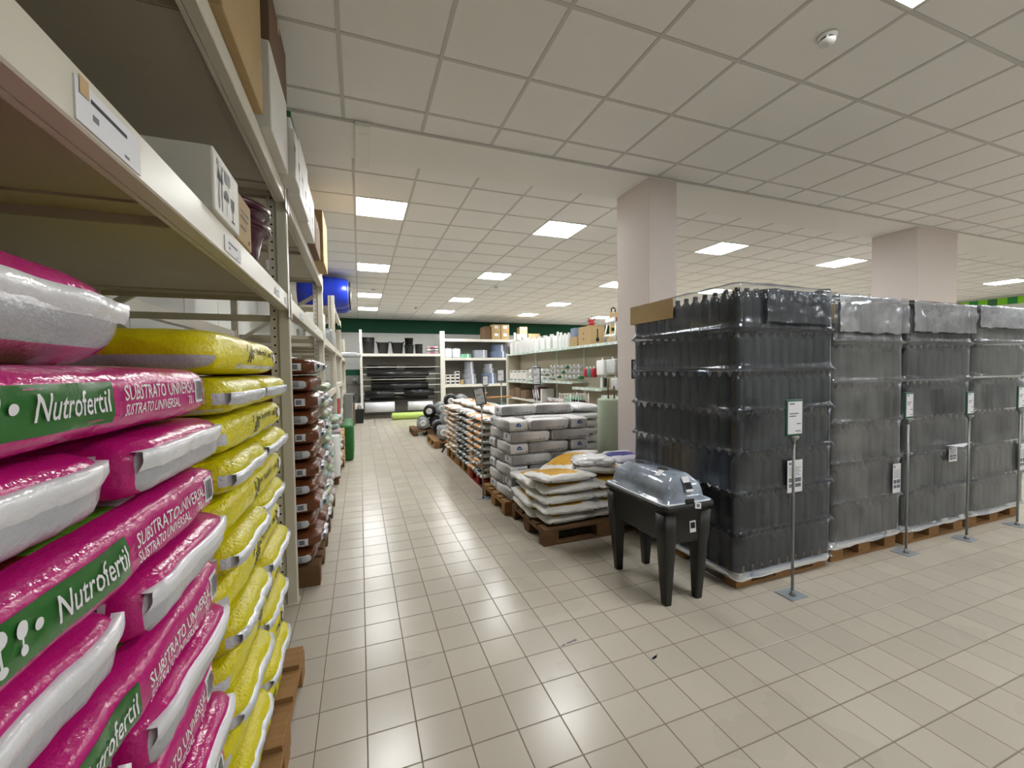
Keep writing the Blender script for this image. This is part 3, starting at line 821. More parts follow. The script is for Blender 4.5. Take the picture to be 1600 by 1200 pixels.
# ---- smaller packed bags further down the left rack
def small_bag_mat(name, a, b, z0=-.02, z1=.03):
    k = NT(name); k.set(.3, 0, .5); o = k.xyz()
    k.base(k.mix(k.band(o[0], -.08, .09), lin(a), lin(b))); k.bump(crinkle(k), .3, .012); return k.m
sm = [Bag('seed_bag', .42, .28, .085, small_bag_mat('seed_bag_lime', '#9aa488', '#6f9420'), 2, wr=.008, pz=2.2, nx=14, ny=8, nz=6),
      Bag('seed_bag', .42, .28, .085, small_bag_mat('seed_bag_teal', '#8fa5a2', '#216a66'), 2, wr=.008, pz=2.2, nx=14, ny=8, nz=6),
      Bag('seed_bag', .42, .28, .085, small_bag_mat('seed_bag_pink', '#a99a98', '#8f3f66'), 2, wr=.008, pz=2.2, nx=14, ny=8, nz=6),
      Bag('seed_bag', .42, .28, .085, small_bag_mat('seed_bag_white', '#b9b9b4', '#6f7a78'), 2, wr=.008, pz=2.2, nx=14, ny=8, nz=6)]
SN = ['lime and white', 'teal and white', 'pink and white', 'plain white']
pallet((-.80, 4.72, 0), 0, 'wooden pallet beyond the brown sacks on left', m_wood2, 1.0, .9)
for k in range(15):
    for q in range(3):
        i = (k*2+q*3+k//4) % 4 if q else (k+k//3) % 2
        sm[i].place((-.30-.21+rnd.uniform(-.02, .02), 4.45+q*.29, .145+.085*k+.043), rnd.uniform(-.06, .06), '%s seed bag, %s column past the brown sacks, %s from floor' % (SN[i], ORD[q], (ORD+['fifteenth'])[k]), group='small bags past the brown sacks')
pallet((-.80, 6.45, 0), 0, 'wooden pallet under the white packs on left', m_wood2, 1.0, .8)
t = root('fleece_roll', 'upright white roll standing at the left rack edge past the seed bags', 'roll', (-.36, 5.95, .146))
MB().lathe([(.085, 0), (.09, .02), (.09, .53), (.085, .55), (.03, .55), (.03, .5)], seg=20).obj('roll', m_white, t)
for k in range(9):
    for q in range(2):
        i = (k*3+q) % 4 if k > 4 else 3
        sm[i].place((-.48+rnd.uniform(-.02, .02), 6.30+q*.30, .145+.085*k+.043), rnd.uniform(-.08, .08), '%s bag in the heap past the white roll, %s pile, %s from floor' % (SN[i], ORD[q], ORD[k]), group='bag heap past the white roll')
tag(MB().box(-.11, .11, -.6, .6, 0, .62, 0, .05, None, 2).obj('green_sack', mat('green_woven_sack', '#1f5f27', .5, 0, .3, .2, 20, .3, 60), None, True, (-.24, 8.2, 0)), 'bright green woven sack on the floor by the left rack', 'sack')
for k in range(4):
    t = root('log_bundle', 'bundle of cut wood pieces by the left rack, %s from floor' % ORD[k], 'bundle', (-.40, 7.25, .02+.15*k))
    for j in range(4): MB().cyl((-.14, -.22+.14*j, .07), (.14, -.22+.14*j, .07), .065, seg=10).obj('log', m_wood3 if (j+k) % 2 else m_wood2, t)
carton(-.85, -.42, 9.0, 9.5, .62, 1.0, m_red, 'red box on a low level of the left rack', False)
carton(-.85, -.42, 9.55, 10.1, .62, .95, m_card2, 'brown carton beside the red box on left rack', False)
carton(-.85, -.40, 9.0, 9.4, 1.0, 1.2, m_boxwhite, 'white box on the red box on left rack', False)
for k in range(3):
    t = root('film_roll', 'clear film roll jutting from the left rack end, %s of three' % ('lowest', 'middle', 'topmost')[k], 'roll', (-.7+.12*(k == 2), 13.2+.16*k, 1.95+.10))
    MB().cyl((-.4, 0, 0), (.62, 0, 0), .075, seg=16).obj('film', m_silver, t); MB().cyl((.62, 0, 0), (.64, 0, 0), .03, seg=12).obj('core', m_card, t)
carton(-.55, -.15, 12.7, 13.0, 0, .62, m_card2, 'brown carton standing at the end of the left rack', False)
tag(MB().box(-.42, -.2, 11.9, 12.2, 0, .95, 0, .01).obj('steel_cabinet', m_steel), 'narrow grey steel cabinet at the left rack end', 'cabinet')
t = root('bin', 'black bin filled with white bags before the back rack', 'bin', (-.10, 13.25, 0))
MB().prism([(-.17, 0), (.17, 0), (.2, .42), (-.2, .42)], -.17, .17).obj('body', m_blackpl, t)
for k in range(14):
    a = rnd.uniform(-.14, .14), rnd.uniform(-.12, .12)
    r_ = Matrix.Rotation(rnd.uniform(-.6, .6), 3, 'Y') @ Matrix.Rotation(rnd.uniform(-.6, .6), 3, 'X')
    o = MB().box(-.05, .05, -.01, .01, 0, .2, 0, .004).obj('packet', m_white if k % 3 else m_grey, t); o.location = (a[0], a[1], .40); o.rotation_euler = (rnd.uniform(-.5, .5), rnd.uniform(-.5, .5), rnd.uniform(0, 3))

# ------------------------------------------------------------------ back racks
YB = 14.05
def back_rack(x0, x1, levels, h, label, name='shelving_rack'):
    t = root(name, label, 'rack', (0, 0, 0))
    for x in (x0, x1):
        MB().box(x-.04, x+.04, YB-.03, YB+.03, 0, h, 0, .004).obj('upright', m_whitepaint, t)
        MB().box(x-.03, x+.03, YB+.85, YB+.9, 0, h-.05, 0, .004).obj('upright', m_greypanel, t)
        for z in (.3, 1.2, 2.1): MB().box(x-.012, x+.012, YB, YB+.87, z, z+.03).obj('brace', m_greypanel, t)
    for z in levels:
        MB().box(x0+.04, x1-.04, YB-.03, YB+.02, z-.09, z-.002, 0, .004).obj('beam', m_whitepaint, t)
        MB().box(x0+.04, x1-.04, YB+.02, YB+.88, z-.03, z-.004).obj('shelf', m_whitepaint, t)
    MB().box(x0+.04, x1-.04, YB+.90, YB+.92, .05, max(levels)-.02).obj('back_panel', m_greypanel, t)
    return t
r1 = back_rack(.05, 2.62, [2.12], 2.88, 'white steel rack at the back holding black film rolls')
r2 = back_rack(2.70, 5.30, [1.06, 1.98, 2.63], 2.88, 'white shelving rack at the back holding coils and boxes')
for z in (1.68, 1.45, 1.28, 1.08, .82): 
    MB().cyl((.07, YB+.05, z), (2.6, YB+.05, z), .012, seg=8).obj('rod', m_whitepaint, r1)
for z in (1.55, .55): MB().box(.1, 2.58, YB+.885, YB+.9, z, z+.02).obj('slat', m_hole, r1)
RL = [(.22, 1.14, 1.68, .085, 0, 0), (1.41, 2.40, 1.66, .075, 0, 0), (.22, 2.18, 1.45, .075, -.10, 0), (.34, 2.11, 1.27, .08, .02, 0), (.34, 2.17, 1.05, .12, .0, 0), (.14, 1.06, .80, .12, -.02, 0), (1.37, 2.36, .82, .12, -.02, 0), (.30, 2.2, .66, .09, .25, 0), (.13, 1.05, .38, .17, -.05, 1), (1.49, 2.30, .38, .15, -.05, 1)]
RLL = ['short black film roll, top rod, left side of back rack', 'short black film roll, top rod, right side of back rack', 'long black film roll under the two short top rolls', 'long black film roll, third row down on back rack', 'thick long black film roll, fourth row down on back rack', 'thick black roll low on back rack, left side', 'thick black roll low on back rack, right side', 'black roll set back behind the two low thick rolls', 'cream white roll lowest on back rack, left side', 'cream white roll lowest on back rack, right side']
for (a, b_, z, r, dy, w), l in zip(RL, RLL):
    t = root('film_roll', l, 'roll', (0, YB+.14+dy, z), 0, 'rolls on the back rack')
    o = MB(); o.cyl((a, 0, 0), (b_, 0, 0), r, seg=20); o.obj('roll', m_paper if w else m_blackfilm, t)
    MB().cyl((a-.012, 0, 0), (b_+.012, 0, 0), .035, seg=12).obj('core', m_card if w else m_blackpl, t)
t = root('net_roll', 'lime green roll lying on the floor before the back rack', 'roll', (1.45, 13.60, .11), R(-3))
MB().lathe([(.0, -.52), (.03, -.52), (.105, -.515), (.11, -.49), (.11, .49), (.105, .515), (.03, .52), (0, .52)], seg=22, axis='x').obj('roll', m_lime, t)
MB().cyl((-.535, 0, 0), (.535, 0, 0), .028, seg=12).obj('core', m_white, t)
# buckets and pots on top of rack 1
def bucket(x, r0, r1, h, label, n=1, z=2.12, y=YB+.22, hand=True):
    for k in range(n):
        t = root('bucket', label if n == 1 else label+', %s in the nest' % ORD[k], 'bucket', (x, y, z+k*.055), 0, 'black buckets on the back rack')
        MB().lathe([(0, 0), (r0, 0), (r1, h-.02), (r1+.012, h-.02), (r1+.012, h), (r1-.006, h), (r0-.006, .012), (0, .012)], seg=22).obj('body', m_blackpl, t)
        if hand:
            for s in (-1, 1): MB().box(s*r1-.03, s*r1+.03, -.04, .04, h-.005, h+.03, 0, .008).obj('handle', m_blackpl, t)
bucket(.29, .165, .185, .42, 'tall black bin nested on top left of back rack', 3, hand=False)
bucket(.74, .145, .195, .37, 'black two handled tub, second from left on back rack')
bucket(1.20, .15, .20, .37, 'black two handled tub, third from left on back rack')
bucket(1.58, .13, .15, .25, 'round black pot under another pot on back rack', 2, hand=False)
bucket(1.58, .125, .14, .22, 'small black pot topping the pot pile on back rack', 1, 2.12+.31, hand=False)
bucket(1.90, .11, .125, .22, 'black pot right of the pot pile on back rack', 3, hand=False)
for k in range(3):
    sm[2 if k != 1 else 3].place((2.34, YB+.2, 2.12+.043+.085*k), rnd.uniform(-.1, .1), 'flat red and white bag, %s from shelf, right end of back rack top' % ORD[k], group='flat bags on the back rack')
# rack 2 contents
def coil(x, y, z, r, h, m, label, tube=.012):
    t = root('hose_coil', label, 'coil', (x, y, z+.003), 0, 'coils on the back shelves')
    b = MB(); n = max(2, int(h/(tube*2)))
    prof = []
    for i in range(n):
        for a in range(-3, 4): prof.append((r-tube+tube*math.cos(a*math.pi/6), tube+i*h/n+tube*math.sin(a*math.pi/6)))
    inner = [(r*.62, h), (r*.62, 0)]
    b.lathe([(r*.62, 0)]+prof+[(r*.62, h)], seg=26).obj('hose', m, t)
    MB().box(r-.03, r+.006, -.03, .03, .0, h+.004, 0, .003, Matrix.Rotation(-1.3, 3, 'Z')).obj('label_band', m_paper, t)
for k in range(2):
    t = root('water_can', 'translucent white canister on the back shelf, %s from rack post' % ORD[k], 'canister', (2.88+.29*k, YB+.2, 1.98)); 
    MB().box(-.14, .14, -.14, .14, 0, .33, 0, .05, None, 3).obj('body', m_natural, t, smooth=True); MB().cyl((0, 0, .33), (0, 0, .35), .04, seg=12).obj('cap', m_white, t)
coil(3.49, YB+.25, 1.98, .25, .13, m_mint, 'mint green hose coil on the middle back shelf')
coil(4.05, YB+.28, 1.98, .28, .27, m_greyhose, 'pale grey hose coil on the middle back shelf')
coil(4.75, YB+.30, 1.98, .33, .22, m_greyblue, 'blue grey coil, lower of two at the right of middle back shelf')
coil(4.75, YB+.30, 2.205, .27, .24, m_greyblue, 'blue grey coil, upper of two at the right of middle back shelf')
for i, (r, h) in enumerate(((.30, .20), (.27, .15), (.22, .16), (.19, .26))):
    coil(3.66, YB+.3, 1.06+(0, .205, .36, .525)[i], r*.88, h, m_greyhose, 'grey coil, %s from bottom, left coil tower on lower shelf' % ORD[i])
for i, (r, h) in enumerate(((.32, .22), (.30, .15), (.22, .17), (.17, .15))):
    coil(4.38, YB+.3, 1.06+(0, .225, .38, .555)[i], r*.9, h, m_greyblue if i < 2 else m_greyhose, 'blue grey coil, %s from bottom, right coil tower on lower shelf' % ORD[i])
for q in range(3):
    for k in range(4 if q == 2 else 3):
        t = root('small_carton', 'small white carton with black print, %s column, %s from shelf' % (ORD[q], ORD[k]), 'box', (2.84+.165*q, YB+.1, 1.06+.115*k), 0, 'small printed cartons on the back shelf')
        MB().box(-.075, .075, -.1, .1, 0, .112, 0, .003).obj('body', m_boxwhite, t); MB().box(-.055, .055, -.1012, -.1, .03, .085).obj('print', m_ink, t)
carton(3.27, 3.40, YB+.05, YB+.2, 1.06, 1.22, m_card, 'small brown box beside the left coil tower', False)
n = 0
for x in (4.45, 4.78):
    for k in range(2):
        n += 1; q = carton(x, x+.31, YB+.0, YB+.32, 2.63+.27*k, 2.895+.27*k, m_card, 'brown carton with white label, %s row, %s on top of back shelving' % (('lower', 'upper')[k], 'left' if x < 4.6 else 'right'), False, 'labelled cartons on the back shelving')
        MB().box(-.07, .07, -.1615, -.16, .12, .22).obj('label_sticker', m_paper, q)
carton(4.2, 4.44, YB+.1, YB+.7, 2.63, 3.1, m_card2, 'dark carton behind the labelled cartons on the back shelving', False)
r3 = back_rack(5.38, 7.9, [1.0, 1.98, 2.42], 2.5, 'white shelving rack at the back right, mostly behind the gondola')
q = carton(5.40, 5.78, YB+.0, YB+.3, 2.42, 2.84, m_boxwhite, 'white carton with black mark right of the labelled cartons', False)
MB().box(-.03, .03, -.152, -.15, .12, .3, 0).obj('printed_mark', m_ink, q)
carton(5.5, 5.8, YB, YB+.3, 2.842, 3.1, m_card, 'brown carton topping the white carton with black mark', False)
carton(5.85, 6.3, YB, YB+.35, 2.42, 2.86, m_card, 'plain brown carton farthest right on the back shelving', False)
for k in range(9):
    o, bv = bag_mesh('net_sack', .5, .36, .2, m_darkgreenb, k, pz=2, nx=14, ny=8, nz=6, wr=.02)
    tag(inst('net_sack', o, None, (3.35+.42*(k % 5)+.15*(k//5), YB-.12+.05*(k % 2), .10+.19*(k//5)), (0, 0, rnd.uniform(-.4, .4))), 'dark green net sack, %s pile row, %s from left, under back shelving' % (('bottom', 'top')[k//5], ORD[k % 5]), 'sack', 'green net sacks')

# wall rack with spools at the very left of the back wall
t = root('spool_board', 'grey board with spools on the back wall beside left rack', 'display board', (-.1, 15.0, 0))
MB().box(-.4, .25, 0, .04, .05, 1.6).obj('board', m_greypanel, t); MB().box(-.4, .25, -.01, 0, 1.42, 1.62).obj('green_header', m_green_band, t)
for k in range(3): MB().box(-.4, .25, -.004, 0, .4+.35*k, .41+.35*k).obj('joint', m_hole, t)
for x, z in ((-.05, 1.25), (-.15, .75), (.12, .75), (.1, .42)):
    s_ = root('wire_spool', 'grey wire spool hung on the wall board, %s' % {(-.05, 1.25): 'highest one', (-.15, .75): 'middle row left', (.12, .75): 'middle row right', (.1, .42): 'lowest one'}[(x, z)], 'spool', (-.1+x, 14.90, z), 0, 'wire spools on the wall board')
    MB().lathe([(.02, -.07), (.11, -.07), (.11, -.06), (.08, -.055), (.08, .055), (.11, .06), (.11, .07), (.02, .07)], seg=18, axis='x').obj('spool', m_silver, s_)
    MB().cyl((0, 0, 0), (0, .1, 0), .012, seg=8).obj('hook', m_steel, s_)

# ------------------------------------------------------------------ gondola with garden goods
GX, GB = 3.80, 4.16
g = root('gondola', 'long beige display shelving with pegboard behind the white sacks', 'shelving', (0, 0, 0))
GY0, GY1 = 4.75, 10.64
MB().box(GB, GB+.03, GY0, GY1, 0, 2.15).obj('pegboard', m_gondola, g)
for k in range(5):
    y = GY0+(GY1-GY0)*k/5 if k else GY0
    MB().box(GB-.03, GB, y, y+.03, 0, 2.15).obj('post', m_whitepaint, g)
MB().box(GX+.02, GB, GY1, GY1+.03, 0, 1.95).obj('end_panel', m_gondola, g)
MB().box(GX-.03, GX+.02, GY1, GY1+.04, 0, 1.98).obj('end_post', m_whitepaint, g)
MB().box(GX-.05, GB, GY0, GY1, 0, .16).obj('base_shelf', m_gondola, g)
def gshelf(y0, y1, z, m=m_glassgreen, x=GX, tags=True):
    o = MB().box(x, GB-.001, y0, y1, z-.027, z-.002).box(x-.012, x, y0, y1, z-.045, z+.003).obj('shelf', m, g)
    if tags:
        b = MB(); y = y0+.1
        while y < y1-.1: b.box(x-.014, x-.012, y, y+.06, z-.04, z-.003); y += rnd.uniform(.16, .45)
        b.obj('price_tags', m_paper, o)
for i in range(5): gshelf(GY0+(GY1-GY0)*i/5, GY0+(GY1-GY0)*(i+1)/5-.004, 1.96)
gshelf(7.0, 8.35, 1.29); gshelf(5.98, 6.98, 1.195); gshelf(5.0, 5.97, 1.09); gshelf(8.4, 10.6, 1.25); gshelf(8.4, 10.6, .82, m_whitepaint); gshelf(7.0, 8.35, .80, m_whitepaint)
for k in range(9): jug((GX+.14, 10.45-.33*k, 1.96), 'white jug on top gondola shelf, %s from its far end' % ORD[k], .38 if k < 5 else .34, .24, .2, group='white jugs on the gondola top', rz=R(90))
for k in range(4):
    t = root('spray_bottle', 'white bottle with tapered neck on gondola top, %s from the jugs' % ORD[k], 'bottle', (GX+.12, 7.82-.16*k, 1.96), 0, 'tapered white bottles')
    MB().lathe([(.06, 0), (.065, .02), (.065, .2), (.03, .27), (.018, .30), (.018, .36-.03*k), (0, .36-.03*k)], seg=16).obj('body', m_white, t)
carton(GX+.03, GX+.32, 6.85, 7.15, 1.96, 2.14, m_card, 'low tan carton on gondola top', False)
tag(MB().box(-.12, .12, -.1, .1, 0, .18, 0, .01).obj('grey_case', m_greyblue, None, None, (GX+.2, 7.1, 2.142)), 'grey case on the low tan carton', 'case')
q = carton(GX+.03, GX+.33, 6.38, 6.80, 1.96, 2.30, m_card, 'tall tan carton with black tool picture on gondola top', False)
inst('printed_mark', decal('printed_mark', merge(rect_geo(-.012, .012, .12, .28), disc_geo(0, .09, .035, .04)), m_ink, None, (0, -.21, 0), (1, 0, 0), (0, 0, 1), (0, -1, 0), .0012), q)
inst('printed_mark', decal('printed_mark', merge(rect_geo(-.03, .0, .2, .23), rect_geo(-.03, .0, .1, .13)), m_ink, None, (-.15, 0, 0), (0, -1, 0), (0, 0, 1), (-1, 0, 0), .0012), q)
t = root('red_ornament', 'red spiky ornament standing on the tall tan carton', 'ornament', (GX+.16, 6.55, 2.302))
for k in range(9):
    a = k*2*math.pi/9; MB().cyl((0, 0, .07), (.08*math.cos(a), .05*math.sin(a), .08+.07*math.sin(a*2+1)), .028, .006, 8).obj('petal', m_red, t)
MB().lathe([(0, 0), (.05, 0), (.055, .06), (.03, .11), (0, .12)], seg=14).obj('body', m_red, t)
MB().tube([(0, 0, .11), (.0, .01, .16), (.02, .02, .19)], .004, 6).obj('stem', m_blackpl, t)
t = root('wooden_ladder', 'slim pale wooden ladder with black loop on gondola top', 'ladder', (GX+.22, 5.95, 1.96))
for s in (-.06, .06): MB().box(s-.012, s+.012, -.012, .012, 0, .52).obj('rail', m_wood3, t)
for k in range(5): MB().box(-.06, .06, -.008, .008, .06+.1*k, .10+.1*k).obj('rung', m_wood3, t)
MB().tube([(-.035, 0, .52), (-.04, 0, .57), (0, 0, .60), (.04, 0, .57), (.035, 0, .52)], .010, 8).obj('loop', m_blackpl, t)
t = root('display_stand', 'white four legged stand with red and white striped top on gondola', 'stand', (GX+.05, 5.62, 1.96))
for sx in (-1, 1):
    for sy in (-1, 1): MB().cyl((sx*.13, sy*.16, 0), (sx*.09, sy*.11, .30), .013, .011, 8).obj('leg', m_white, t)
    MB().box(sx*.12-.008, sx*.12+.008, -.14, .14, .09, .115).obj('stretcher', m_white, t)
for sy in (-1, 1): MB().box(-.12, .12, sy*.14-.008, sy*.14+.008, .09, .115).obj('stretcher', m_white, t)
MB().box(-.10, .10, -.12, .12, .29, .31).obj('top', m_white, t)
for k in range(9): MB().prism([(-.12+.0267*k, .31), (-.12+.0267*(k+1), .31), (-.12+.0267*(k+1), .37), (-.12+.0267*k, .37)], -.13, .13).obj('stripe', m_red if k % 2 else m_white, t)
tag(MB().box(-.12, .12, -.16, .16, 0, .1, 0, .04, None, 2).obj('fabric_bundle', m_greywrap, None, True, (GX+.12, 5.2, 2.12)), 'grey fabric bundle beside the striped stand on gondola', 'bundle')
carton(GX+.04, GX+.3, 5.02, 5.36, 1.96, 2.118, m_grey, 'grey box under the fabric bundle on gondola', False)
tag(MB().box(-.06, .06, -.08, .08, 0, .05, 0, .015, None, 2).obj('yellow_packet', m_orange, None, True, (GX+.06, 4.9, 1.96)), 'small yellow packet at the near end of gondola top', 'packet')
# hanging and shelved goods
def hang(y, z, w, h, d, m, label, cat='pack', film_=False):
    t = root('hanging_pack', label, cat, (GX+.10, y, z), 0, 'packs hanging on the pegboard')
    MB().cyl((0, 0, h+.02), (GB-GX-.11, 0, h+.03), .004, seg=6).obj('hook', m_steel, t)
    MB().box(-d/2, d/2, -w/2, w/2, 0, h, 0, min(.02, d*.3), None, 2).obj('body', m, t, smooth=True)
    MB().box(-.003, .003, -.02, .02, h-.005, h+.035).obj('hang_tab', m_white, t)
hang(6.10, 1.42, .22, .26, .12, m_white, 'white plump pack hanging on the pegboard')
hang(5.80, 1.45, .24, .24, .10, m_clearbag, 'clear bag hanging on pegboard right of the white pack')
hang(5.52, 1.47, .20, .22, .08, m_clearbag, 'clear bag hanging on the pegboard nearest the pillar')
hang(5.72, 1.18, .18, .2, .08, m_clearbag, 'clear bag with red labels hanging above lower shelf')
hang(5.50, 1.20, .14, .22, .08, m_white, 'slim white pack hanging close to the pillar')
hang(5.30, 1.14, .14, .3, .08, m_white, 'tall white pack hanging beside the pillar')
hang(6.02, 1.22, .05, .16, .04, m_blackpl, 'black handled tool hanging under the white pack')
hang(6.12, 1.2, .05, .18, .05, m_white, 'white handled tool hanging beside the black one')
for k, (y, m) in enumerate(((6.62, m_red), (6.50, m_teal), (6.38, m_red))):
    hang(y, 1.38, .10, .16, .09, m, '%s roll hanging in the trio on pegboard' % ('far red', 'middle green', 'near red')[k])
for r_ in range(3):
    for k in range(8):
        y = 6.9+.17*k
        t = root('hook_pack', 'small clear pack on pegboard hook, %s row, %s from the trio' % (('lowest', 'middle', 'highest')[r_], ORD[k]), 'pack', (GX+.14, y, 1.34+.1*r_), 0, 'small hook packs')
        MB().box(-.05, .05, -.045, .045, 0, .06, 0, .008).obj('body', m_clearbag if (k+r_) % 5 else m_greenp, t); MB().box(-.06, -.055, -.02, .02, .05, .085).obj('price_tab', m_paper, t)
for k in range(4):
    t = root('paper_roll', 'white roll lying on gondola shelf, %s' % ('front lower', 'back lower', 'front upper', 'back upper')[k], 'roll', (GX+.12+.14*(k % 2), 8.9, 1.25+.08+.15*(k//2)), 0, 'white rolls on the gondola')
    MB().cyl((0, -.4, 0), (0, .4, 0), .07, seg=16).obj('roll', m_white, t); MB().cyl((0, -.405, 0), (0, .405, 0), .02, seg=10).obj('core', m_grey, t)
for k in range(4): 
    q = carton(GX+.03, GX+.25, 9.4+.3*k, 9.68+.3*k, 1.25, 1.52, m_boxwhite, 'white carton with dark bands on gondola shelf, %s from the white rolls' % ORD[k], False)
    MB().box(-.1115, -.11, -.10, .10, .02, .05).box(-.1115, -.11, -.10, .10, .22, .25).obj('print', m_greyink, q)
for k in range(3):
    t = root('red_folder', 'dark red pack leaning on low gondola shelf, %s' % ORD[k], 'pack', (GX+.12, 8.55+.14*k, .83), 0, 'dark red leaning packs')
    o = MB().box(-.12, .12, -.03, .03, 0, .3, 0, .006).obj('body', m_maroon, t); o.rotation_euler = (R(-18), 0, 0)
    o = MB().box(-.122, -.12, -.02, .02, .05, .25).obj('label_strip', m_paper, t); o.rotation_euler = (R(-18), 0, 0)
carton(GX+.0, GX+.3, 8.40, 8.48, .82, 1.1, m_boxwhite, 'upright white box on low gondola shelf', False)
for k in range(3): carton(GX-.0, GX+.28, 9.35+.4*k, 9.7+.4*k, .82, 1.02+.05*(k % 2), m_card2, 'brown box on low gondola shelf, %s from the red packs' % ORD[k], False)
for k in range(8):
    o, bv = bag_mesh('clear_pack', .26, .18, .1, m_clearbag if k % 3 else mat('pink_pack', '#d6b3b0', .3, 0, .5, .1), k, pz=2, nx=10, ny=6, nz=4, wr=.012)
    tag(inst('clear_pack', o, None, (GX+.14, 7.15+.155*k, .86+.02*(k % 2)), (0, 0, R(10*k))), 'pinkish clear pack in the low gondola bin, %s from near end' % ORD[k], 'pack', 'clear packs in the bin')
for k in range(7):
    o, bv = bag_mesh('seed_potato_bag', .24, .17, .1, mat('straw_pack', '#b9a77c', .6, 0, .3, .3, 30, .4, 50), k+20, pz=2, nx=10, ny=6, nz=4, wr=.012)
    tag(inst('seed_potato_bag', o, None, (GX+.1, 7.1+.17*k, .16+.055), (0, 0, R(25*k))), 'straw coloured pack on gondola base shelf, %s from near end' % ORD[k], 'pack', 'straw coloured packs')
t = root('wire_basket', 'white wire basket filled with green netting before the gondola', 'basket', (GX-.35, 6.3, 0))
for s in (-.17, .17):
    for s2 in (-.2, .2): MB().cyl((s, s2, 0), (s, s2, 1.12), .008, seg=6).obj('post', m_whitepaint, t)
for z in (.55, .7, .85, .98, 1.1):
    b = MB()
    b.tube([(-.17, -.2, z), (.17, -.2, z), (.17, .2, z), (-.17, .2, z), (-.17, -.2, z)], .005, 6).obj('ring', m_whitepaint, t)
b = MB()
for k in range(8):
    for s2 in (-.2, .2): b.cyl((-.17+.34*k/7, s2, .55), (-.17+.34*k/7, s2, 1.1), .003, seg=5)
    for s in (-.17, .17): b.cyl((s, -.2+.4*k/7, .55), (s, -.2+.4*k/7, 1.1), .003, seg=5)
tag(b.obj('wires', m_whitepaint, t), kind='stuff')
MB().box(-.16, .16, -.19, .19, .555, .56).obj('bottom', m_whitepaint, t)
o, bv = bag_mesh('netting', .34, .30, .5, mat('green_netting', '#6f9c82', .6, 0, .3, .35, 40, .5, 60), 4, pz=2.5, nx=14, ny=10, nz=8, wr=.02)
tag(inst('green_netting', o, None, (GX-.35, 6.3, .82)), 'bundle of green netting inside the white wire basket', 'netting')
t = root('hand_truck', 'hand truck with red frame and black grip behind the white sacks', 'hand truck', (3.52, 6.0, 0))
for s in (-.12, .12): MB().tube([(0, s, .12), (.02, s, .88), (-.02, s, .96), (-.10, s, 1.0)], .014, 8).obj('rail', m_red, t); MB().cyl((-.10, s, 1.0), (-.20, s, 1.012), .02, seg=10).obj('grip', m_blackpl, t)
for z in (.3, .55, .78): MB().box(-.01, .03, -.14, .14, z, z+.03).obj('cross_bar', m_red, t)
MB().box(-.2, .02, -.16, .16, .01, .02).obj('toe_plate', m_steel, t)
for s in (-.17, .17): MB().cyl((.06, s-.02, .1), (.06, s+.02, .1), .1, seg=18).obj('wheel', m_blackpl, t)
# pale green upright roll and sticks beside the pillar
t = root('fleece_roll', 'pale green fleece roll standing upright beside the pillar', 'roll', (3.06, 4.60, 0))
MB().lathe([(.16, 0), (.17, .03), (.17, 1.12), (.16, 1.14), (.05, 1.14), (.05, 1.05)], seg=28).obj('roll', m_palegreen, t)
t = root('fleece_roll', 'second pale green roll touching the first beside the pillar', 'roll', (3.42, 4.5, 0))
MB().lathe([(.15, 0), (.16, .03), (.16, 1.08), (.15, 1.10), (.05, 1.10), (.05, 1.0)], seg=28).obj('roll', m_palegreen, t)
for k, (x, z) in enumerate(((3.03, 1.40), (3.12, 1.30))):
    tag(MB().cyl((x, 4.6, 1.0), (x-.01, 4.6, z), .011, seg=8).obj('wooden_stick', m_wood2), 'thin brown stick standing in the pale green roll, %s one' % ('taller', 'shorter')[k], 'stick')

# ------------------------------------------------------------------ white powder sacks on pallet
CL, CW, CH = .472, .236, .121
def calc_mat():
    k = NT('white_paper_sack'); k.set(.42, 0, .4); o = k.xyz()
    c = k.mix(k.noise(9, 3), lin('#c9c8c9'), lin('#d8d7d6'))
    # printed grey fade towards one end of the long sides
    f = k.n('ShaderNodeMapRange'); f.inputs[1].default_value = .06; f.inputs[2].default_value = -.13; k.l(o[0], f.inputs[0])
    nn = k.noise(160, 2)
    side = k.math('GREATER_THAN', k.math('ABSOLUTE', o[1]), CW/2-.022)
    notend = k.math('LESS_THAN', k.math('ABSOLUTE', o[0]), CL/2-.012)
    msk = k.math('MULTIPLY', k.math('MULTIPLY', f.outputs[0], k.math('MULTIPLY', side, notend)), k.math('ADD', .45, k.math('MULTIPLY', nn, .55)))
    k.base(k.mix(k.math('MULTIPLY', msk, .95), c, lin('#5c5a59'))); k.bump(crinkle(k, 22, 70), .22, .012); return k.m
calc = Bag('mineral_sack', CL, CW, CH, calc_mat(), 3, px=14, py=9, pz=5, nx=20, ny=12, nz=8, wr=.003, taper=.05, dent=.006)
m_logo = mat('blue_print', '#2c4c9c', .45, 0, .4, 0)
dome = ([(-.030, 0)]+[(-.030*math.cos(math.pi*i/10), .040*math.sin(math.pi*i/10)) for i in range(1, 10)]+[(.030, 0)], [tuple(range(11))[::-1]])
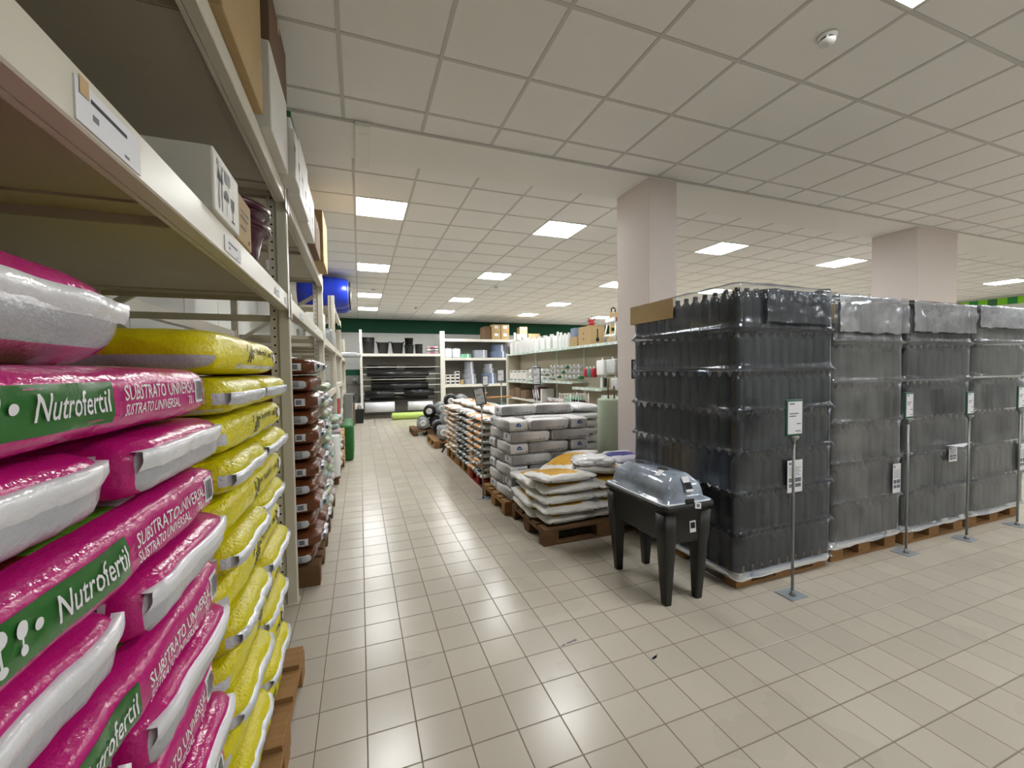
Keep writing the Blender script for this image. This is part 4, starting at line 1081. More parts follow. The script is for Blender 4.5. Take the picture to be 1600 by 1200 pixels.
for sx in (1, -1):
    calc.add('logo', lambda b, q, sx=sx: decal('logo', dome, m_logo, b, (0, 0, -.006), (0, sx, 0), (0, 0, 1), (sx, 0, 0)))
    calc.add('logo', lambda b, q, sx=sx: decal('logo', merge(disc_geo(-.008, .014, .0045, .0045), rect_geo(.004, .010, .012, .026)), m_print, b, (0, 0, -.006), (0, sx, 0), (0, 0, 1), (sx, 0, 0), .0022))
    calc.add('lettering', lambda b, q, sx=sx: decal('lettering', merge(rect_geo(-.05, .045, -.034, -.031), rect_geo(.07, .085, -.034, -.024)), m_ink, b, (0, 0, 0), (0, sx, 0), (0, 0, 1), (sx, 0, 0)))
    calc.add('lettering', lambda b, q, sx=sx: decal('lettering', fit_text('Omya Calciprill\u00ae 500', -.06, .17, -.040, .030), m_ink, b, (0, 0, 0), (sx, 0, 0), (0, 0, 1), (0, -sx, 0)))
CX, CY = 1.44, 4.03
pallet((CX+.55, CY+.42, 0), 0, 'wooden pallet under the white mineral sacks', m_wood, 1.2, .8)
NL = 7
for k in range(NL):
    z = .146+CH*k+CH/2; lay = ORD[NL-1-k]
    j = lambda: rnd.uniform(-.008, .008)
    if k % 2 == 0:
        lst = [(CX+CW/2, CY+CL/2, 90, 'logo end at the aisle corner'), (CX+CW*1.5+CL/2-CW/2+.005, CY+CW/2, 0, 'long side to viewer in the middle'), (CX+CW*1.5+CL+.012, CY+CL/2, 90, 'logo end to viewer beside the green roll'),
               (CX+CL/2, CY+CL+CW/2+.01, 0, 'logo end to aisle at the back'), (CX+CL*1.5+.01, CY+CL+CW/2+.01, 0, 'at the back away from the aisle'), (CX+CW+CL/2+.005, CY+CW*1.5+.005, 0, 'hidden in the middle')]
        if k == NL-1: lst[5] = (lst[5][0]+.1, lst[5][1]+.05, 4, 'in the middle of the top, slightly askew')
    else:
        lst = [(CX+CL/2+.02, CY+CW/2, 0, 'long side to viewer at the aisle corner'), (CX+CL*1.5+.03, CY+CW/2, 0, 'long side to viewer beside the green roll')]
        lst += [(CX+CW/2+q*(CW+.006), CY+CW+CL/2+.012, 90, 'standing in the %s column behind' % ORD[q]) for q in range(4)]
    for x, y, a, l in lst:
        calc.place((x+j(), y+j(), z), R(a)+rnd.uniform(-.02, .02), 'white mineral sack, %s, %s layer down' % (l, lay), 'sack', 'white mineral sacks')
for q, (x, y, a) in enumerate(((CX+.30, CY+.60, 6), (CX+.76, CY+.58, -4))):
    calc.place((x, y, .146+CH*NL+CH/2), R(a), 'white mineral sack laid loosely on top of the stack, %s' % ('aisle side', 'at the back right', 'front middle')[q], 'sack', 'white mineral sacks')
# second white sack stack behind
ws = Bag('white_sack', .62, .40, .11, mat('white_pp_sack', '#cfd0d2', .4, 0, .5, .08, 8, .3, 30), 2, pz=2.4, nx=14, ny=10, nz=6, wr=.008)
pallet((2.62, 5.42, 0), 0, 'wooden pallet under the plain white sacks behind', m_wood2, 1.2, .8)
for k in range(8):
    for q in range(3):
        a = 90 if k % 2 else 90
        ws.place((2.24+.41*q+rnd.uniform(-.01, .01), 5.42+rnd.uniform(-.02, .02), .145+.11*k+.055), R(a), 'plain white sack behind the mineral sacks, %s column, %s from floor' % (ORD[q], ORD[k]), 'sack', 'plain white sacks behind')

# ------------------------------------------------------------------ orange and dark printed bags
def ends_mat(name, cols):
    k = NT(name); k.set(.33, 0, .5); o = k.xyz()
    c = k.mix(k.noise(10, 3), lin('#cfcdc8'), lin('#dddbd6'))
    for (y0, y1, z0, z1, x0, cc) in cols:
        msk = k.math('MULTIPLY', k.math('MULTIPLY', k.band(o[1], y0, y1), k.band(o[2], z0, z1)), k.math('GREATER_THAN', k.math('ABSOLUTE', o[0]), x0))
        col = lin(cc); c = k.mix(msk, c, k.mix(k.noise(40, 2), scale_col(col, .8), scale_col(col, 1.1)))
    k.base(c); k.bump(crinkle(k, 25, 80), .3, .012); return k.m
OL, OW, OH = .62, .40, .088
ob = [Bag('fertilizer_bag', OL, OW, OH, ends_mat('white_orange_bag', [(-.12, .06, -.02, .1, .12, '#c98a35'), (.13, .17, -.03, .1, .24, '#4a4f4d')]), 3, px=14, py=10, pz=4, nx=18, ny=12, nz=6, wr=.010, taper=.0, pillow=.7),
      Bag('fertilizer_bag', OL, OW, OH, ends_mat('white_dark_label_bag', [(-.15, .02, -.034, .034, .2, '#2c3735'), (.06, .15, -.034, .034, .2, '#2c3735')]), 3, px=14, py=10, pz=4, nx=18, ny=12, nz=6, wr=.010, taper=.0, pillow=.7),
      Bag('fertilizer_bag', OL, OW, OH, ends_mat('orange_tip_bag', [(-.2, .2, -.05, .008, .1, '#c08a48'), (-.04, .05, -.05, .05, .0, '#b98b2a')]), 3, px=14, py=10, pz=4, nx=18, ny=12, nz=6, wr=.010, taper=.0, pillow=.7)]
OX = 1.43
pallet((OX+.42, 5.33, 0), R(90), 'red painted pallet under the orange and white bags', m_redwood, .8, .8)
pallet((OX+.42, 6.16, 0), R(90), 'wooden pallet under the dark labelled bags', m_wood, .8, .8)
pallet((OX+.42, 6.99, 0), R(90), 'wooden pallet under the farthest orange tipped bags', m_wood, .8, .8)
ON = ['orange patched', 'dark labelled', 'orange tipped']
for pnum, (yc, kind) in enumerate(((5.33, 0), (6.16, 1), (6.99, 2))):
    for q, dy in enumerate((-.2, .2)):
        for k in range(9):
            i = kind if not (pnum == 0 and k in (0, 3) and q == 0) else 1
            ob[i].place((OX+OL/2-.03+rnd.uniform(-.02, .02), yc+dy+rnd.uniform(-.01, .01), .145+OH*k+OH/2+.004*pnum), R(180)+rnd.uniform(-.05, .05), '%s white fertilizer bag, %s half of its pallet, %s from floor' % (ON[i] if i == kind else 'single dark labelled', ('nearer', 'farther')[q], ORD[k])+('' if pnum == 0 else ''), group='fertilizer bags along the aisle')
    for q in range(2):
        ob[0 if kind == 0 else 2].place((OX+.36, yc-.2+.4*q, .145+OH*9+.045), R(90+20*q-10), '%s bag lying across the top of the %s fertilizer pallet, %s' % (ON[0 if kind == 0 else 2], ('nearest', 'middle', 'farthest')[pnum], ('near half', 'far half')[q]), group='fertilizer bags along the aisle')
# spade with orange blade on top, tool handles into the aisle
t = root('spade', 'orange spade blade resting on top of the fertilizer bags', 'spade', (1.75, 6.2, 1.10), R(25))
o, bv = bag_mesh('blade', .30, .18, .03, m_orange, 2, px=2.4, py=2.2, pz=2, nx=12, ny=8, nz=4, wr=0, dent=0)
bl = inst('blade', o, t, (0, 0, .03), (R(-25), R(-15), 0)); MB().cyl((.12, 0, .0), (.75, .05, -.02), .014, seg=8).obj('handle', m_handlewood, t)
for k in range(3):
    a = Vector((1.40+.05*k, 7.62+.16*k, .02)); b_ = Vector((1.66+.05*k, 7.50+.10*k, .50+.06*k)); d_ = (b_-a)*.28
    t = root('tool_handle', 'wooden tool handle with black grip slanting out to the aisle floor, %s' % ('nearest', 'middle', 'farthest')[k], 'tool', (0, 0, 0))
    MB().cyl(b_, a+d_, .014, seg=8).obj('shaft', m_handlewood, t); MB().cyl(a+d_*1.05, a, .02, .017, seg=8).obj('grip', m_blackpl, t)
# rolls beyond
pallet((1.75, 8.6, 0), R(90), 'low wooden pallet under the grey wrapped rolls', m_wood, 1.0, .8)
pallet((1.55, 10.3, 0), R(90), 'dark pallet under the farthest wrapped rolls', m_wood2, .9, .8)
def roll(p, axis, r, L, m, label, endm=None):
    t = root('wrapped_roll', label, 'roll', p, axis, 'wrapped rolls on pallets')
    prof = [(.0, -L/2), (.05, -L/2), (r*.86, -L/2+.01), (r, -L/2+.06), (r*1.02, 0), (r, L/2-.06), (r*.86, L/2-.01), (.05, L/2), (0, L/2)]
    o = MB().lathe(prof, seg=24, axis='x')
    for v in o.bm.verts: v.co += v.co.normalized()*noise.noise(v.co*9)*.02
    o.obj('roll', m, t)
    for s in (-1, 1): MB().lathe([(r*.25, s*(L/2+.004)), (r*.30, s*(L/2+.012)), (r*.5, s*(L/2+.004))], seg=18, axis='x').obj('core_ring', endm or m_white, t)
    MB().lathe([(r*1.03, -.06), (r*1.045, -.05), (r*1.045, .05), (r*1.03, .06)], seg=24, axis='x').obj('label_band', m_silver if m is m_darkwool else m_blackpl, t)
RR = [(1.62, 8.42, .30, 75, .15, .6, m_greywrap), (1.95, 8.42, .30, 78, .15, .6, m_greywrap), (1.70, 8.55, .56, 80, .15, .55, m_greywrap), (2.0, 8.6, .57, 65, .15, .55, m_darkwool), (1.62, 9.1, .30, 85, .15, .5, m_darkwool),
      (1.42, 10.1, .30, 80, .15, .5, m_greywrap), (1.72, 10.1, .30, 85, .15, .5, m_darkwool), (1.6, 10.15, .57, 75, .15, .5, m_darkwool), (1.85, 10.2, .62, 88, .16, .5, m_greywrap), (1.95, 9.4, .85, 80, .15, .55, m_darkwool), (2.2, 9.4, .84, 82, .15, .5, m_greywrap), (2.0, 10.2, .32, 84, .15, .5, m_greywrap), (1.95, 9.35, .30, 88, .15, .5, m_darkwool), (1.95, 9.35, .58, 88, .15, .5, m_greywrap), (2.25, 9.35, .30, 88, .15, .5, m_greywrap), (2.25, 9.35, .57, 80, .15, .5, m_darkwool)]
RNm = ['grey wrapped roll at the aisle corner of near roll pallet', 'grey wrapped roll beside the corner one on near pallet', 'grey wrapped roll on top of the two corner rolls', 'black roll on top at the inner side of near pallet', 'black roll at the far end of near pallet floor row',
       'grey wrapped roll at the aisle edge of far roll pallet', 'black roll in the bottom row of far pallet', 'black roll second tier of far roll pallet', 'grey roll second tier on far roll pallet', 'black roll topmost of the middle heap', 'grey roll topmost of the middle heap', 'grey roll hidden at the inner bottom of far pallet', 'black roll at the bottom of the middle heap', 'grey roll second tier of middle heap', 'grey roll inner bottom of middle heap', 'black roll inner second tier of middle heap']
for a, l in zip(RR, RNm): roll((a[0], a[1], a[2]), R(a[3]), a[4], a[5], a[6], l)
for k in range(5):
    o, bv = bag_mesh('dark_net_bag', .5, .4, .22, mat('dark_net', '#3a3d40', .5, 0, .4, .4, 40, .6, 60), k+3, pz=2, nx=14, ny=8, nz=6, wr=.02)
    tag(inst('dark_net_bag', o, None, (2.6+.35*(k % 3), 8.4+.2*(k//3), .11+.21*(k//3)), (0, 0, k)), 'dark grey net bag heaped beside the rolls, %s in the heap' % ORD[k], 'bag', 'dark net bags')

# ------------------------------------------------------------------ yellow patched feed bags on near pallet
pallet((2.05, 3.60, 0), 0, 'brown wooden pallet under the yellow patched feed bags', m_wood2, 1.2, .8)
def feed_mat():
    k = NT('white_yellow_feed_bag'); k.set(.32, 0, .5); o = k.xyz()
    c = k.mix(k.noise(8, 3), lin('#d3d2cf'), lin('#e2e1de'))
    w = k.math('ADD', o[0], k.math('MULTIPLY', k.math('SUBTRACT', k.noise(9, 2), .5), .09))
    msk = k.math('MULTIPLY', k.math('MULTIPLY', k.band(w, -.21, .12), k.band(o[1], -.15, .15)), k.math('GREATER_THAN', o[2], .012))
    c = k.mix(msk, c, k.mix(k.noise(55, 3), lin('#b57a10'), lin('#e6b83a')))
    k.base(c); k.bump(crinkle(k, 25, 90), .3, .012); return k.m
fd = Bag('feed_bag', .60, .42, .105, feed_mat(), 4, px=16, py=14, pz=5.0, nx=24, ny=16, nz=6, wr=.010, taper=.0, dent=.014, pillow=.86)
fd.add('black_mark', lambda b, q: decal('black_mark', rect_geo(.20, .245, -.006, .006, 4, 1), m_ink, b, (0, 0, -.012)))
fd.add('corner_mark', lambda b, q: decal('corner_mark', disc_geo(-.235, -.012, .010, .008), m_ink, b, (0, 0, -.0)))
fp = []
for k in range(4):
    fp += [(1.76, 3.42, 0, k), (2.28, 3.44, 4, k)]
    if k < 5: fp += [(1.66, 3.74, 88, k), (2.13, 3.77, 0, k)]
FL = {0: 'front left', 1: 'front right', 2: 'back left', 3: 'back middle'}
for n, (x, y, a, k) in enumerate(fp):
    if k == 4 and n % 4 == 1: pass
    fd.place((x+rnd.uniform(-.03, .03), y+rnd.uniform(-.02, .03), .145+.088*k+.045), R(a)+rnd.uniform(-.11, .11), 'white and yellow feed bag, %s pile, %s from pallet' % (FL[n % 4], ORD[k]), group='yellow patched feed bags', tilt=(rnd.uniform(-.02, .02), rnd.uniform(-.03, .03)))
fd.place((1.72, 3.42, .145+.088*4+.05), R(8), 'topmost yellow patched feed bag at the aisle corner', group='yellow patched feed bags', tilt=(R(-4), R(3)))
fd.place((2.22, 3.50, .145+.088*4+.055), R(-14), 'top feed bag with bright yellow patch, right of the corner one', group='yellow patched feed bags', tilt=(R(-6), R(4)))
fd.place((1.98, 3.72, .145+.088*4+.10), R(30), 'feed bag slumped across the middle of the top', group='yellow patched feed bags', tilt=(R(-8), R(-10)))
cr = Bag('crumpled_bag', .42, .34, .10, mat('crumpled_white_film', '#e4e4e6', .28, 0, .6, .05, 10, .6, 16), 1, px=12, py=12, pz=4, nx=24, ny=18, nz=6, wr=.03, dent=.03, taper=.0, pillow=.8)
cr.place((2.10, 3.48, .145+.088*5+.06), R(-20), 'crumpled empty white bag on top of the feed bags', group=None)
pv = Bag('purple_sack', .5, .36, .10, small_bag_mat('purple_white_sack', '#c9c8d6', '#33338a'), 2, pz=2.0, nx=18, ny=10, nz=6, wr=.016, dent=.015, taper=.4)
for k in range(5):
    pv.place((2.62, 3.72, .145+.095*k+.05), R(80+10*(k % 2)), 'purple and white sack behind the feed bags, %s from pallet' % ORD[k], 'sack', 'purple and white sacks')
gb = Bag('grey_sack', .44, .3, .09, mat('slate_grey_sack', '#596067', .4, 0, .4, .15, 10, .3, 30), 1, pz=2.2, nx=14, ny=10, nz=6, wr=.012, taper=.4)

def rrect(a, b, r, n=5):
    out = []
    for cx, cy, a0 in ((a-r, b-r, 0), (-a+r, b-r, 90), (-a+r, -b+r, 180), (a-r, -b+r, 270)):
        for i in range(n+1):
            t = R(a0+90*i/n); out.append((cx+r*math.cos(t), cy+r*math.sin(t)))
    return out
def loft(rings, mb, mat=0, cap0=False, cap1=False):
    n = len(rings[0][0]); V = []
    for pts, z in rings: V += [(x, y, z) for x, y in pts]
    Fc = []
    for k in range(len(rings)-1):
        for i in range(n): Fc.append((k*n+i, k*n+(i+1) % n, (k+1)*n+(i+1) % n, (k+1)*n+i))
    if cap0: Fc.append(tuple(range(n))[::-1])
    if cap1: Fc.append(tuple(range((len(rings)-1)*n, len(rings)*n)))
    return mb._new(V, Fc, mat, True)
# ------------------------------------------------------------------ shrink-wrapped bottle pallets
def bottle_me(r, h, seg=12):
    b = MB(); hb = h*.70
    b.lathe([(0, 0), (r*.86, 0), (r, .008), (r, hb*.5), (r*.985, hb*.52), (r*.985, hb*.56), (r, hb*.58), (r, hb), (r*.93, hb+h*.05), (r*.62, hb+h*.12), (r*.36, hb+h*.17), (r*.33, hb+h*.20), (r*.33, h*.95), (0, h*.95)], seg=seg)
    return b.mesh('bottle', m_bottle)
def cap_me(r, h):
    return MB().lathe([(r*.40, h*.90), (r*.42, h*.905), (r*.40, h*.985), (0, h*.985)], seg=10).mesh('cap', m_cap)
stuff = bmesh.new()
def rr_loop(x0, x1, y0, y1, rad, n=6, sn=10):
    pts = []
    for cx, cy, a0 in ((x1-rad, y1-rad, 0), (x0+rad, y1-rad, 90), (x0+rad, y0+rad, 180), (x1-rad, y0+rad, 270)):
        for i in range(n+1):
            a = R(a0+90*i/n); pts.append((cx+rad*math.cos(a), cy+rad*math.sin(a), 1-abs(i/n-.5)*1.2, math.cos(a), math.sin(a)))
    out = []
    for i, p in enumerate(pts):
        q = pts[(i+1) % len(pts)]; out.append(p)
        d = math.hypot(q[0]-p[0], q[1]-p[1])
        if d > .2:
            for k in range(1, sn):
                t = k/sn; out.append((p[0]+(q[0]-p[0])*t, p[1]+(q[1]-p[1])*t, max(0, .35-min(t, 1-t)*3), p[3], p[4]))
    return out
def wrap(name, x0, x1, y0, y1, zs, m, label, seed, flare=.03, top_drop=.02):
    loop = rr_loop(x0, x1, y0, y1, .055); rows = []
    for a, b_ in zip(zs[:-1], zs[1:]):
        for t in (0, .05, .12, .3, .5, .7, .88, .95): rows.append((a+(b_-a)*t, t if t < .5 else t-1, b_-a))
    rows.append((zs[-1], 0, .28))
    V, F2 = [], []; n = len(loop)
    for z, t, hh in rows:
        e = math.exp(-(t*hh/.014)**2)
        for (x, y, c, nx_, ny_) in loop:
            nz_ = noise.noise(Vector((x*5+seed, y*5, z*4)))
            sag = .5+.5*noise.noise(Vector((x*3+seed*2, y*3, round(z*3))))
            o = .012+.004*nz_+e*(.008+flare*c*.9+.006*sag)-.004*(1-c)*(abs(t) > .2)
            V.append((x+nx_*o, y+ny_*o, z+(1-e)*.004*nz_-e*.012*c))
    for r_ in range(len(rows)-1):
        for i in range(n): F2.append((r_*n+i, r_*n+(i+1) % n, (r_+1)*n+(i+1) % n, (r_+1)*n+i))
    me = bpy.data.meshes.new('film'); me.from_pydata(V, [], F2); me.materials.append(m)
    for p in me.polygons: p.use_smooth = True
    t = root(name, label, 'film wrap', (0, 0, 0))
    inst('film', me, t)
    # gathered film hem at the bottom and torn edge over the top
    def hem(z, h, out, inn, jag, nm, mm):
        V, F2 = [], []
        for i, (x, y, c, nx_, ny_) in enumerate(loop):
            w = noise.noise(Vector((x*8+seed, y*8, z)))
            V += [(x+nx_*(.012+.006*w), y+ny_*(.012+.006*w), z+h*.5+jag*w*.6), (x+nx_*(out+.01*w), y+ny_*(out+.01*w), z+.004*w), (x-nx_*inn, y-ny_*inn, z-h*.5+jag*w)]
        for i in range(n):
            j = (i+1) % n
            for k in range(2): F2.append((i*3+k, j*3+k, j*3+k+1, i*3+k+1))
        me = bpy.data.meshes.new(nm); me.from_pydata(V, [], F2); me.materials.append(mm)
        for p in me.polygons: p.use_smooth = True
        inst(nm, me, t)
    hem(zs[0]-.012, .06, .022, -.004, .016, 'gathered_hem', m_filmw)
    V, F2 = [], []
    for i, (x, y, c, nx_, ny_) in enumerate(loop):
        w = noise.noise(Vector((x*6+seed, y*6, 9)))
        V += [(x+nx_*.008, y+ny_*.008, zs[-1]), (x+nx_*.002, y+ny_*.002, zs[-1]+.018+.012*w), (x-nx_*(.05+.05*w), y-ny_*(.05+.05*w), zs[-1]+.022+.03*w*top_drop*20)]
    for i in range(n):
        j = (i+1) % n
        for k in range(2): F2.append((i*3+k, j*3+k, j*3+k+1, i*3+k+1))
    me = bpy.data.meshes.new('top_film'); me.from_pydata(V, [], F2); me.materials.append(m if seed == 1 else m_bagfilm)
    for p in me.polygons: p.use_smooth = True
    inst('top_film', me, t)
    return t
PN = ['dark pallet beside planter', 'second wrapped pallet', 'third wrapped pallet', 'rightmost wrapped pallet']
BUDGET = [300]
def bottle_pallet(i, x0, x1, y0, y1, zs, r, m, label, flabel):
    pal = pallet(((x0+x1)/2, (y0+y1)/2, 0), 0, label, m_wood, x1-x0-.04, y1-y0-.04)
    h = zs[1]-zs[0]; me = bottle_me(r, h-.006); cm = cap_me(r, h-.006)
    nx = int((x1-x0-.004)/(2*r)); ny = int((y1-y0-.004)/(2*r))
    sx = (x1-x0-2*r-.004)/(nx-1); sy = (y1-y0-2*r-.004)/(ny-1)
    smb = bmesh.new(); smb.from_mesh(me)
    lay = len(zs)-1
    for L in range(lay):
        hz = zs[L]
        fl_ = ORD[lay-1-L]
        # layer sheet
        q = MB().box(x0+.004, x1-.004, y0+.004, y1-.004, hz-.003, hz, 0).obj('layer_sheet', m_blackpl if i != 1 else m_grey, pal)
        if (i == 0 and L < lay-2) or (i == 2 and L < lay-1) or (i in (1, 3) and L < lay-1):
            rr_ = []
            for p_ in rr_loop(x0-.001, x1+.001, y0-.001, y1+.001, .045, 5, nx*6):
                w_ = .0035*(1-abs(math.cos(math.pi*(p_[0]-x0-.002)/sx)) if abs(p_[4]) > .9 else (1-abs(math.cos(math.pi*(p_[1]-y0-.002)/sy)) if abs(p_[3]) > .9 else 0))
                rr_.append((p_[0]-p_[3]*(.0005-w_), p_[1]-p_[4]*(.0005-w_)))
            b = MB(); loft([(rr_, hz+.004), (rr_, hz+h-.012)], b)
            b.obj('layer_sleeve', (m_sleeve, m_sleeve3, m_sleeve2, m_sleeve3)[i], pal)
        for a in range(nx):
            for b_ in range(ny):
                front = b_ == 0; left = a == 0 and i == 0
                top = L == lay-1
                if not (front or left or top or b_ == 1 or (a == 1 and i == 0)): continue
                if i and not (front or b_ == 1 or (top and b_ < 5)): continue
                p = (x0+.002+r+sx*a, y0+.002+r+sy*b_, hz)
                if (front or left) and BUDGET[0] > 0:
                    BUDGET[0] -= 1
                    lab = ('dark bottle, %s layer down, %s from left, front of %s' % (fl_, ORD[a], PN[i])) if front else ('dark bottle, %s layer down, %s from front, aisle side of dark pallet' % (fl_, ORD[b_]))
                    o = tag(inst('bottle', me, None, p), lab, 'bottle', 'dark bottles in the wrapped pallets')
                    if top: inst('cap', cm, o)
                else:
                    tmp = me.copy() if False else None
                    STUFF.append((me, cm if top else None, p))
    wrap('stretch_wrap', x0, x1, y0, y1, zs, m, flabel, i+1)
STUFF = []
zs1 = [.105, .386, .667, .946, 1.228, 1.515, 1.78, 2.03]
zs1 = [.105+.2815*k for k in range(7)]+[.105+.2815*7-.03+.0]
zs1[-1] = .105+.2815*7
bottle_pallet(0, 2.375, 3.325, 2.075, 3.19, zs1, .0430, m_film1, 'wooden pallet under the tall dark bottles beside the planter', 'clear film wrapped round the dark bottles beside the planter')
zs2 = [.15+.3135*k for k in range(7)]
bottle_pallet(1, 3.375, 4.225, 2.095, 3.17, zs2, .0430, m_film2, 'wooden pallet under the second wrapped bottle stack', 'hazy film wrapped round the second bottle stack')
bottle_pallet(2, 4.275, 5.21, 2.085, 3.17, [.145+.3145*k for k in range(7)], .0430, m_film3, 'wooden pallet under the third wrapped bottle stack', 'grey film wrapped round the third bottle stack')
bottle_pallet(3, 5.26, 6.20, 2.085, 3.17, [.145+.317*k for k in range(7)], .0430, m_film2, 'wooden pallet under the rightmost wrapped bottle stack', 'hazy film wrapped round the rightmost bottle stack')
V, F2, MI = [], [], []
for me_, cm_, p in STUFF:
    for mm, mi in ((me_, 0), (cm_, 1)):
        if mm is None: continue
        n = len(V); V += [(v.co.x+p[0], v.co.y+p[1], v.co.z+p[2]) for v in mm.vertices]
        for f in mm.polygons: F2.append(tuple(i+n for i in f.vertices)); MI.append(mi)
me = bpy.data.meshes.new('packed_bottles'); me.from_pydata(V, [], F2); me.materials.append(m_bottle); me.materials.append(m_cap)
me.polygons.foreach_set('material_index', MI); me.polygons.foreach_set('use_smooth', [True]*len(F2))
tag(inst('packed_bottles', me), 'dark bottles packed inside the wrapped pallets behind the front ones', 'bottles', 'dark bottles in the wrapped pallets', 'stuff')
# cardboard pieces, crumpled top films and paper labels on the wrapped pallets
tag(MB().box(2.350, 2.358, 2.66, 3.20, 1.925, 2.085).box(2.350, 2.95, 3.200, 3.208, 1.925, 2.085).obj('cardboard_sleeve', m_card), 'brown cardboard sleeve at the top far corner of the dark pallet', 'cardboard')
tag(MB().box(4.28, 5.2, 2.12, 3.1, 2.045, 2.075, 0, .004).obj('cardboard_tray', m_card2), 'brown cardboard lid lying on the third wrapped stack', 'cardboard')
tag(MB().box(3.36, 3.364, 2.085, 2.2, 1.85, 2.0).obj('cardboard_piece', m_card), 'small brown cardboard piece at the corner of second stack', 'cardboard')
def crumple(x0, x1, y, z0, z1, seed, label, m=m_bagfilm):
    V, F2 = [], []; nx, nz = 26, 14
    for j in range(nz+1):
        for i in range(nx+1):
            x = x0+(x1-x0)*i/nx; z = z0+(z1-z0)*j/nz
            w = noise.noise(Vector((x*9+seed, z*9, 0)))*.016+noise.noise(Vector((x*25, z*25+seed, 2)))*.008
            V.append((x+.01*noise.noise(Vector((z*12, seed, 1))), y-.016-abs(w), z+(.02*noise.noise(Vector((x*8, seed, 5))) if j in (0, nz) else 0)))
    for j in range(nz):
        y2 = 0
        for i in range(nx): a = j*(nx+1)+i; F2.append((a, a+1, a+nx+2, a+nx+1))
    b = len(V)
    for i in range(nx+1):
        x = x0+(x1-x0)*i/nx; V.append((x, y+.25, z1+.012+.02*noise.noise(Vector((x*9, seed, 7)))))
    for i in range(nx): a = nz*(nx+1)+i; F2.append((a, a+1, b+i+1, b+i))
    me = bpy.data.meshes.new('crumpled_film'); me.from_pydata(V, [], F2); me.materials.append(m)
    for p in me.polygons: p.use_smooth = True
    tag(inst('crumpled_film', me), label, 'film')
crumple(2.60, 3.32, 2.06, 1.83, 2.055, 1, 'loose clear film hood over the top front bottles of dark pallet', m_film1)
crumple(3.37, 4.22, 2.075, 1.78, 2.06, 2, 'crumpled clear film over the top of the second stack')
crumple(4.27, 5.20, 2.065, 1.80, 2.05, 3, 'very crumpled shiny film over the top of the third stack')
crumple(5.26, 6.20, 2.065, 1.86, 2.06, 4, 'crumpled film over the top of the rightmost stack')
def paper_label(x0, x1, y, z0, z1, label, rows=5):
    t = root('paper_label', label, 'label', ((x0+x1)/2, y, z0))
    a = (x1-x0)/2; h = z1-z0
    MB().box(-a, a, -.001, .001, 0, h).obj('sheet', m_paper, t)
    b = MB().box(-a*.8, -a*.1, -.002, -.001, h*.16, h*.27).box(a*.05, a*.8, -.002, -.001, h*.16, h*.27).box(-a*.8, -a*.15, -.002, -.001, h*.32, h*.45).box(a*.0, a*.8, -.002, -.001, h*.32, h*.45).box(-a*.8, -a*.5, -.002, -.001, h*.86, h*.94)
    for k in range(rows): b.box(-a*.8, a*(.8-.25*(k % 2)), -.002, -.001, h*(.52+.06*k), h*(.535+.06*k))
    b.obj('print', m_greyink, t)
paper_label(2.815, 2.965, 2.045, .63, .86, 'white shipping label on the dark wrapped pallet')
paper_label(4.06, 4.16, 2.065, .48, .72, 'white shipping label on the second wrapped stack')
paper_label(4.83, 4.955, 2.055, .67, .80, 'white shipping label half torn on the third wrapped stack')
paper_label(6.03, 6.17, 2.055, .48, .74, 'white shipping label on the rightmost wrapped stack')
t = root('loose_paper', 'white paper corner peeling off above the third stack label', 'paper', (4.86, 2.03, .82))
MB()._new([], []); o = MB(); o.quad((-.1, .02, 0), (.1, .02, .0), (.12, -.06, .03), (-.04, -.07, .0)); o.obj('sheet', m_paper, t)

# ------------------------------------------------------------------ sign stands
def sign_stand(x, y, z0, z1, w, label, rz=0, fm=m_greenframe, lean=0, base=True, lines=True):
    t = root('sign_stand', label, 'sign', (x, y, 0), rz)
    if base:
        MB().box(-.065, .085, -.05, .078, 0, .006, 0, .002).obj('base_plate', m_base, t)
        MB().lathe([(.02, .006), (.013, .02), (.011, .04)], seg=12).obj('socket', m_steel, t)
    MB().cyl((0, 0, .006), (0, 0, z0-.01), .0085, seg=10).obj('pole', m_steel, t)
    MB().lathe([(.009, z0-.05), (.012, z0-.03), (.03, z0-.012), (.03, z0)], seg=12).obj('holder', m_steel, t)
    o = MB().box(-w/2, w/2, -.006, .006, 0, z1-z0, 0, .003).obj('frame', fm, t, None, (0, 0, z0), (0, lean, 0))
    f = MB().box(-w/2+.012, w/2-.012, -.008, -.006, .014, z1-z0-.014).obj('card', m_paper, o)
    hgt = z1-z0
    b = MB().box(-w*.34, -w*.05, -.0085, -.008, hgt*.86, hgt*.9).box(-w*.34, w*.2, -.0085, -.008, hgt*.6, hgt*.63).box(-w*.34, w*.05, -.0085, -.008, hgt*.53, hgt*.56).box(w*.1, w*.34, -.0085, -.008, hgt*.32, hgt*.35).box(w*.02, w*.34, -.0085, -.008, hgt*.12, hgt*.15)
    b.obj('print', m_greyink, f if False else o)
    return t
sign_stand(2.665, 1.895, 1.07, 1.31, .155, 'green framed price sign on a pole before the dark bottle pallet')
sign_stand(4.12, 2.0, 1.10, 1.307, .125, 'green framed price sign on a pole before the second stack', R(4))
sign_stand(4.925, 1.97, 1.09, 1.29, .14, 'green framed price sign on a pole before the third stack', R(6))
sign_stand(5.78, 1.97, 1.105, 1.317, .16, 'green framed price sign on a pole before the rightmost stack', R(5))
sign_stand(1.345, 4.70, 1.12, 1.33, .13, 'leaning grey price sign on a pole before the mineral sack pallet', R(-35), m_darkframe, R(-12))
sign_stand(2.3, 7.75, 1.23, 1.43, .12, 'price sign on a pole behind the farthest fertilizer bags', R(-5), m_darkframe)
sign_stand(2.05, 6.05, 1.35, 1.545, .14, 'slim price sign on a pole behind the middle fertilizer bags', R(-60), m_darkframe)
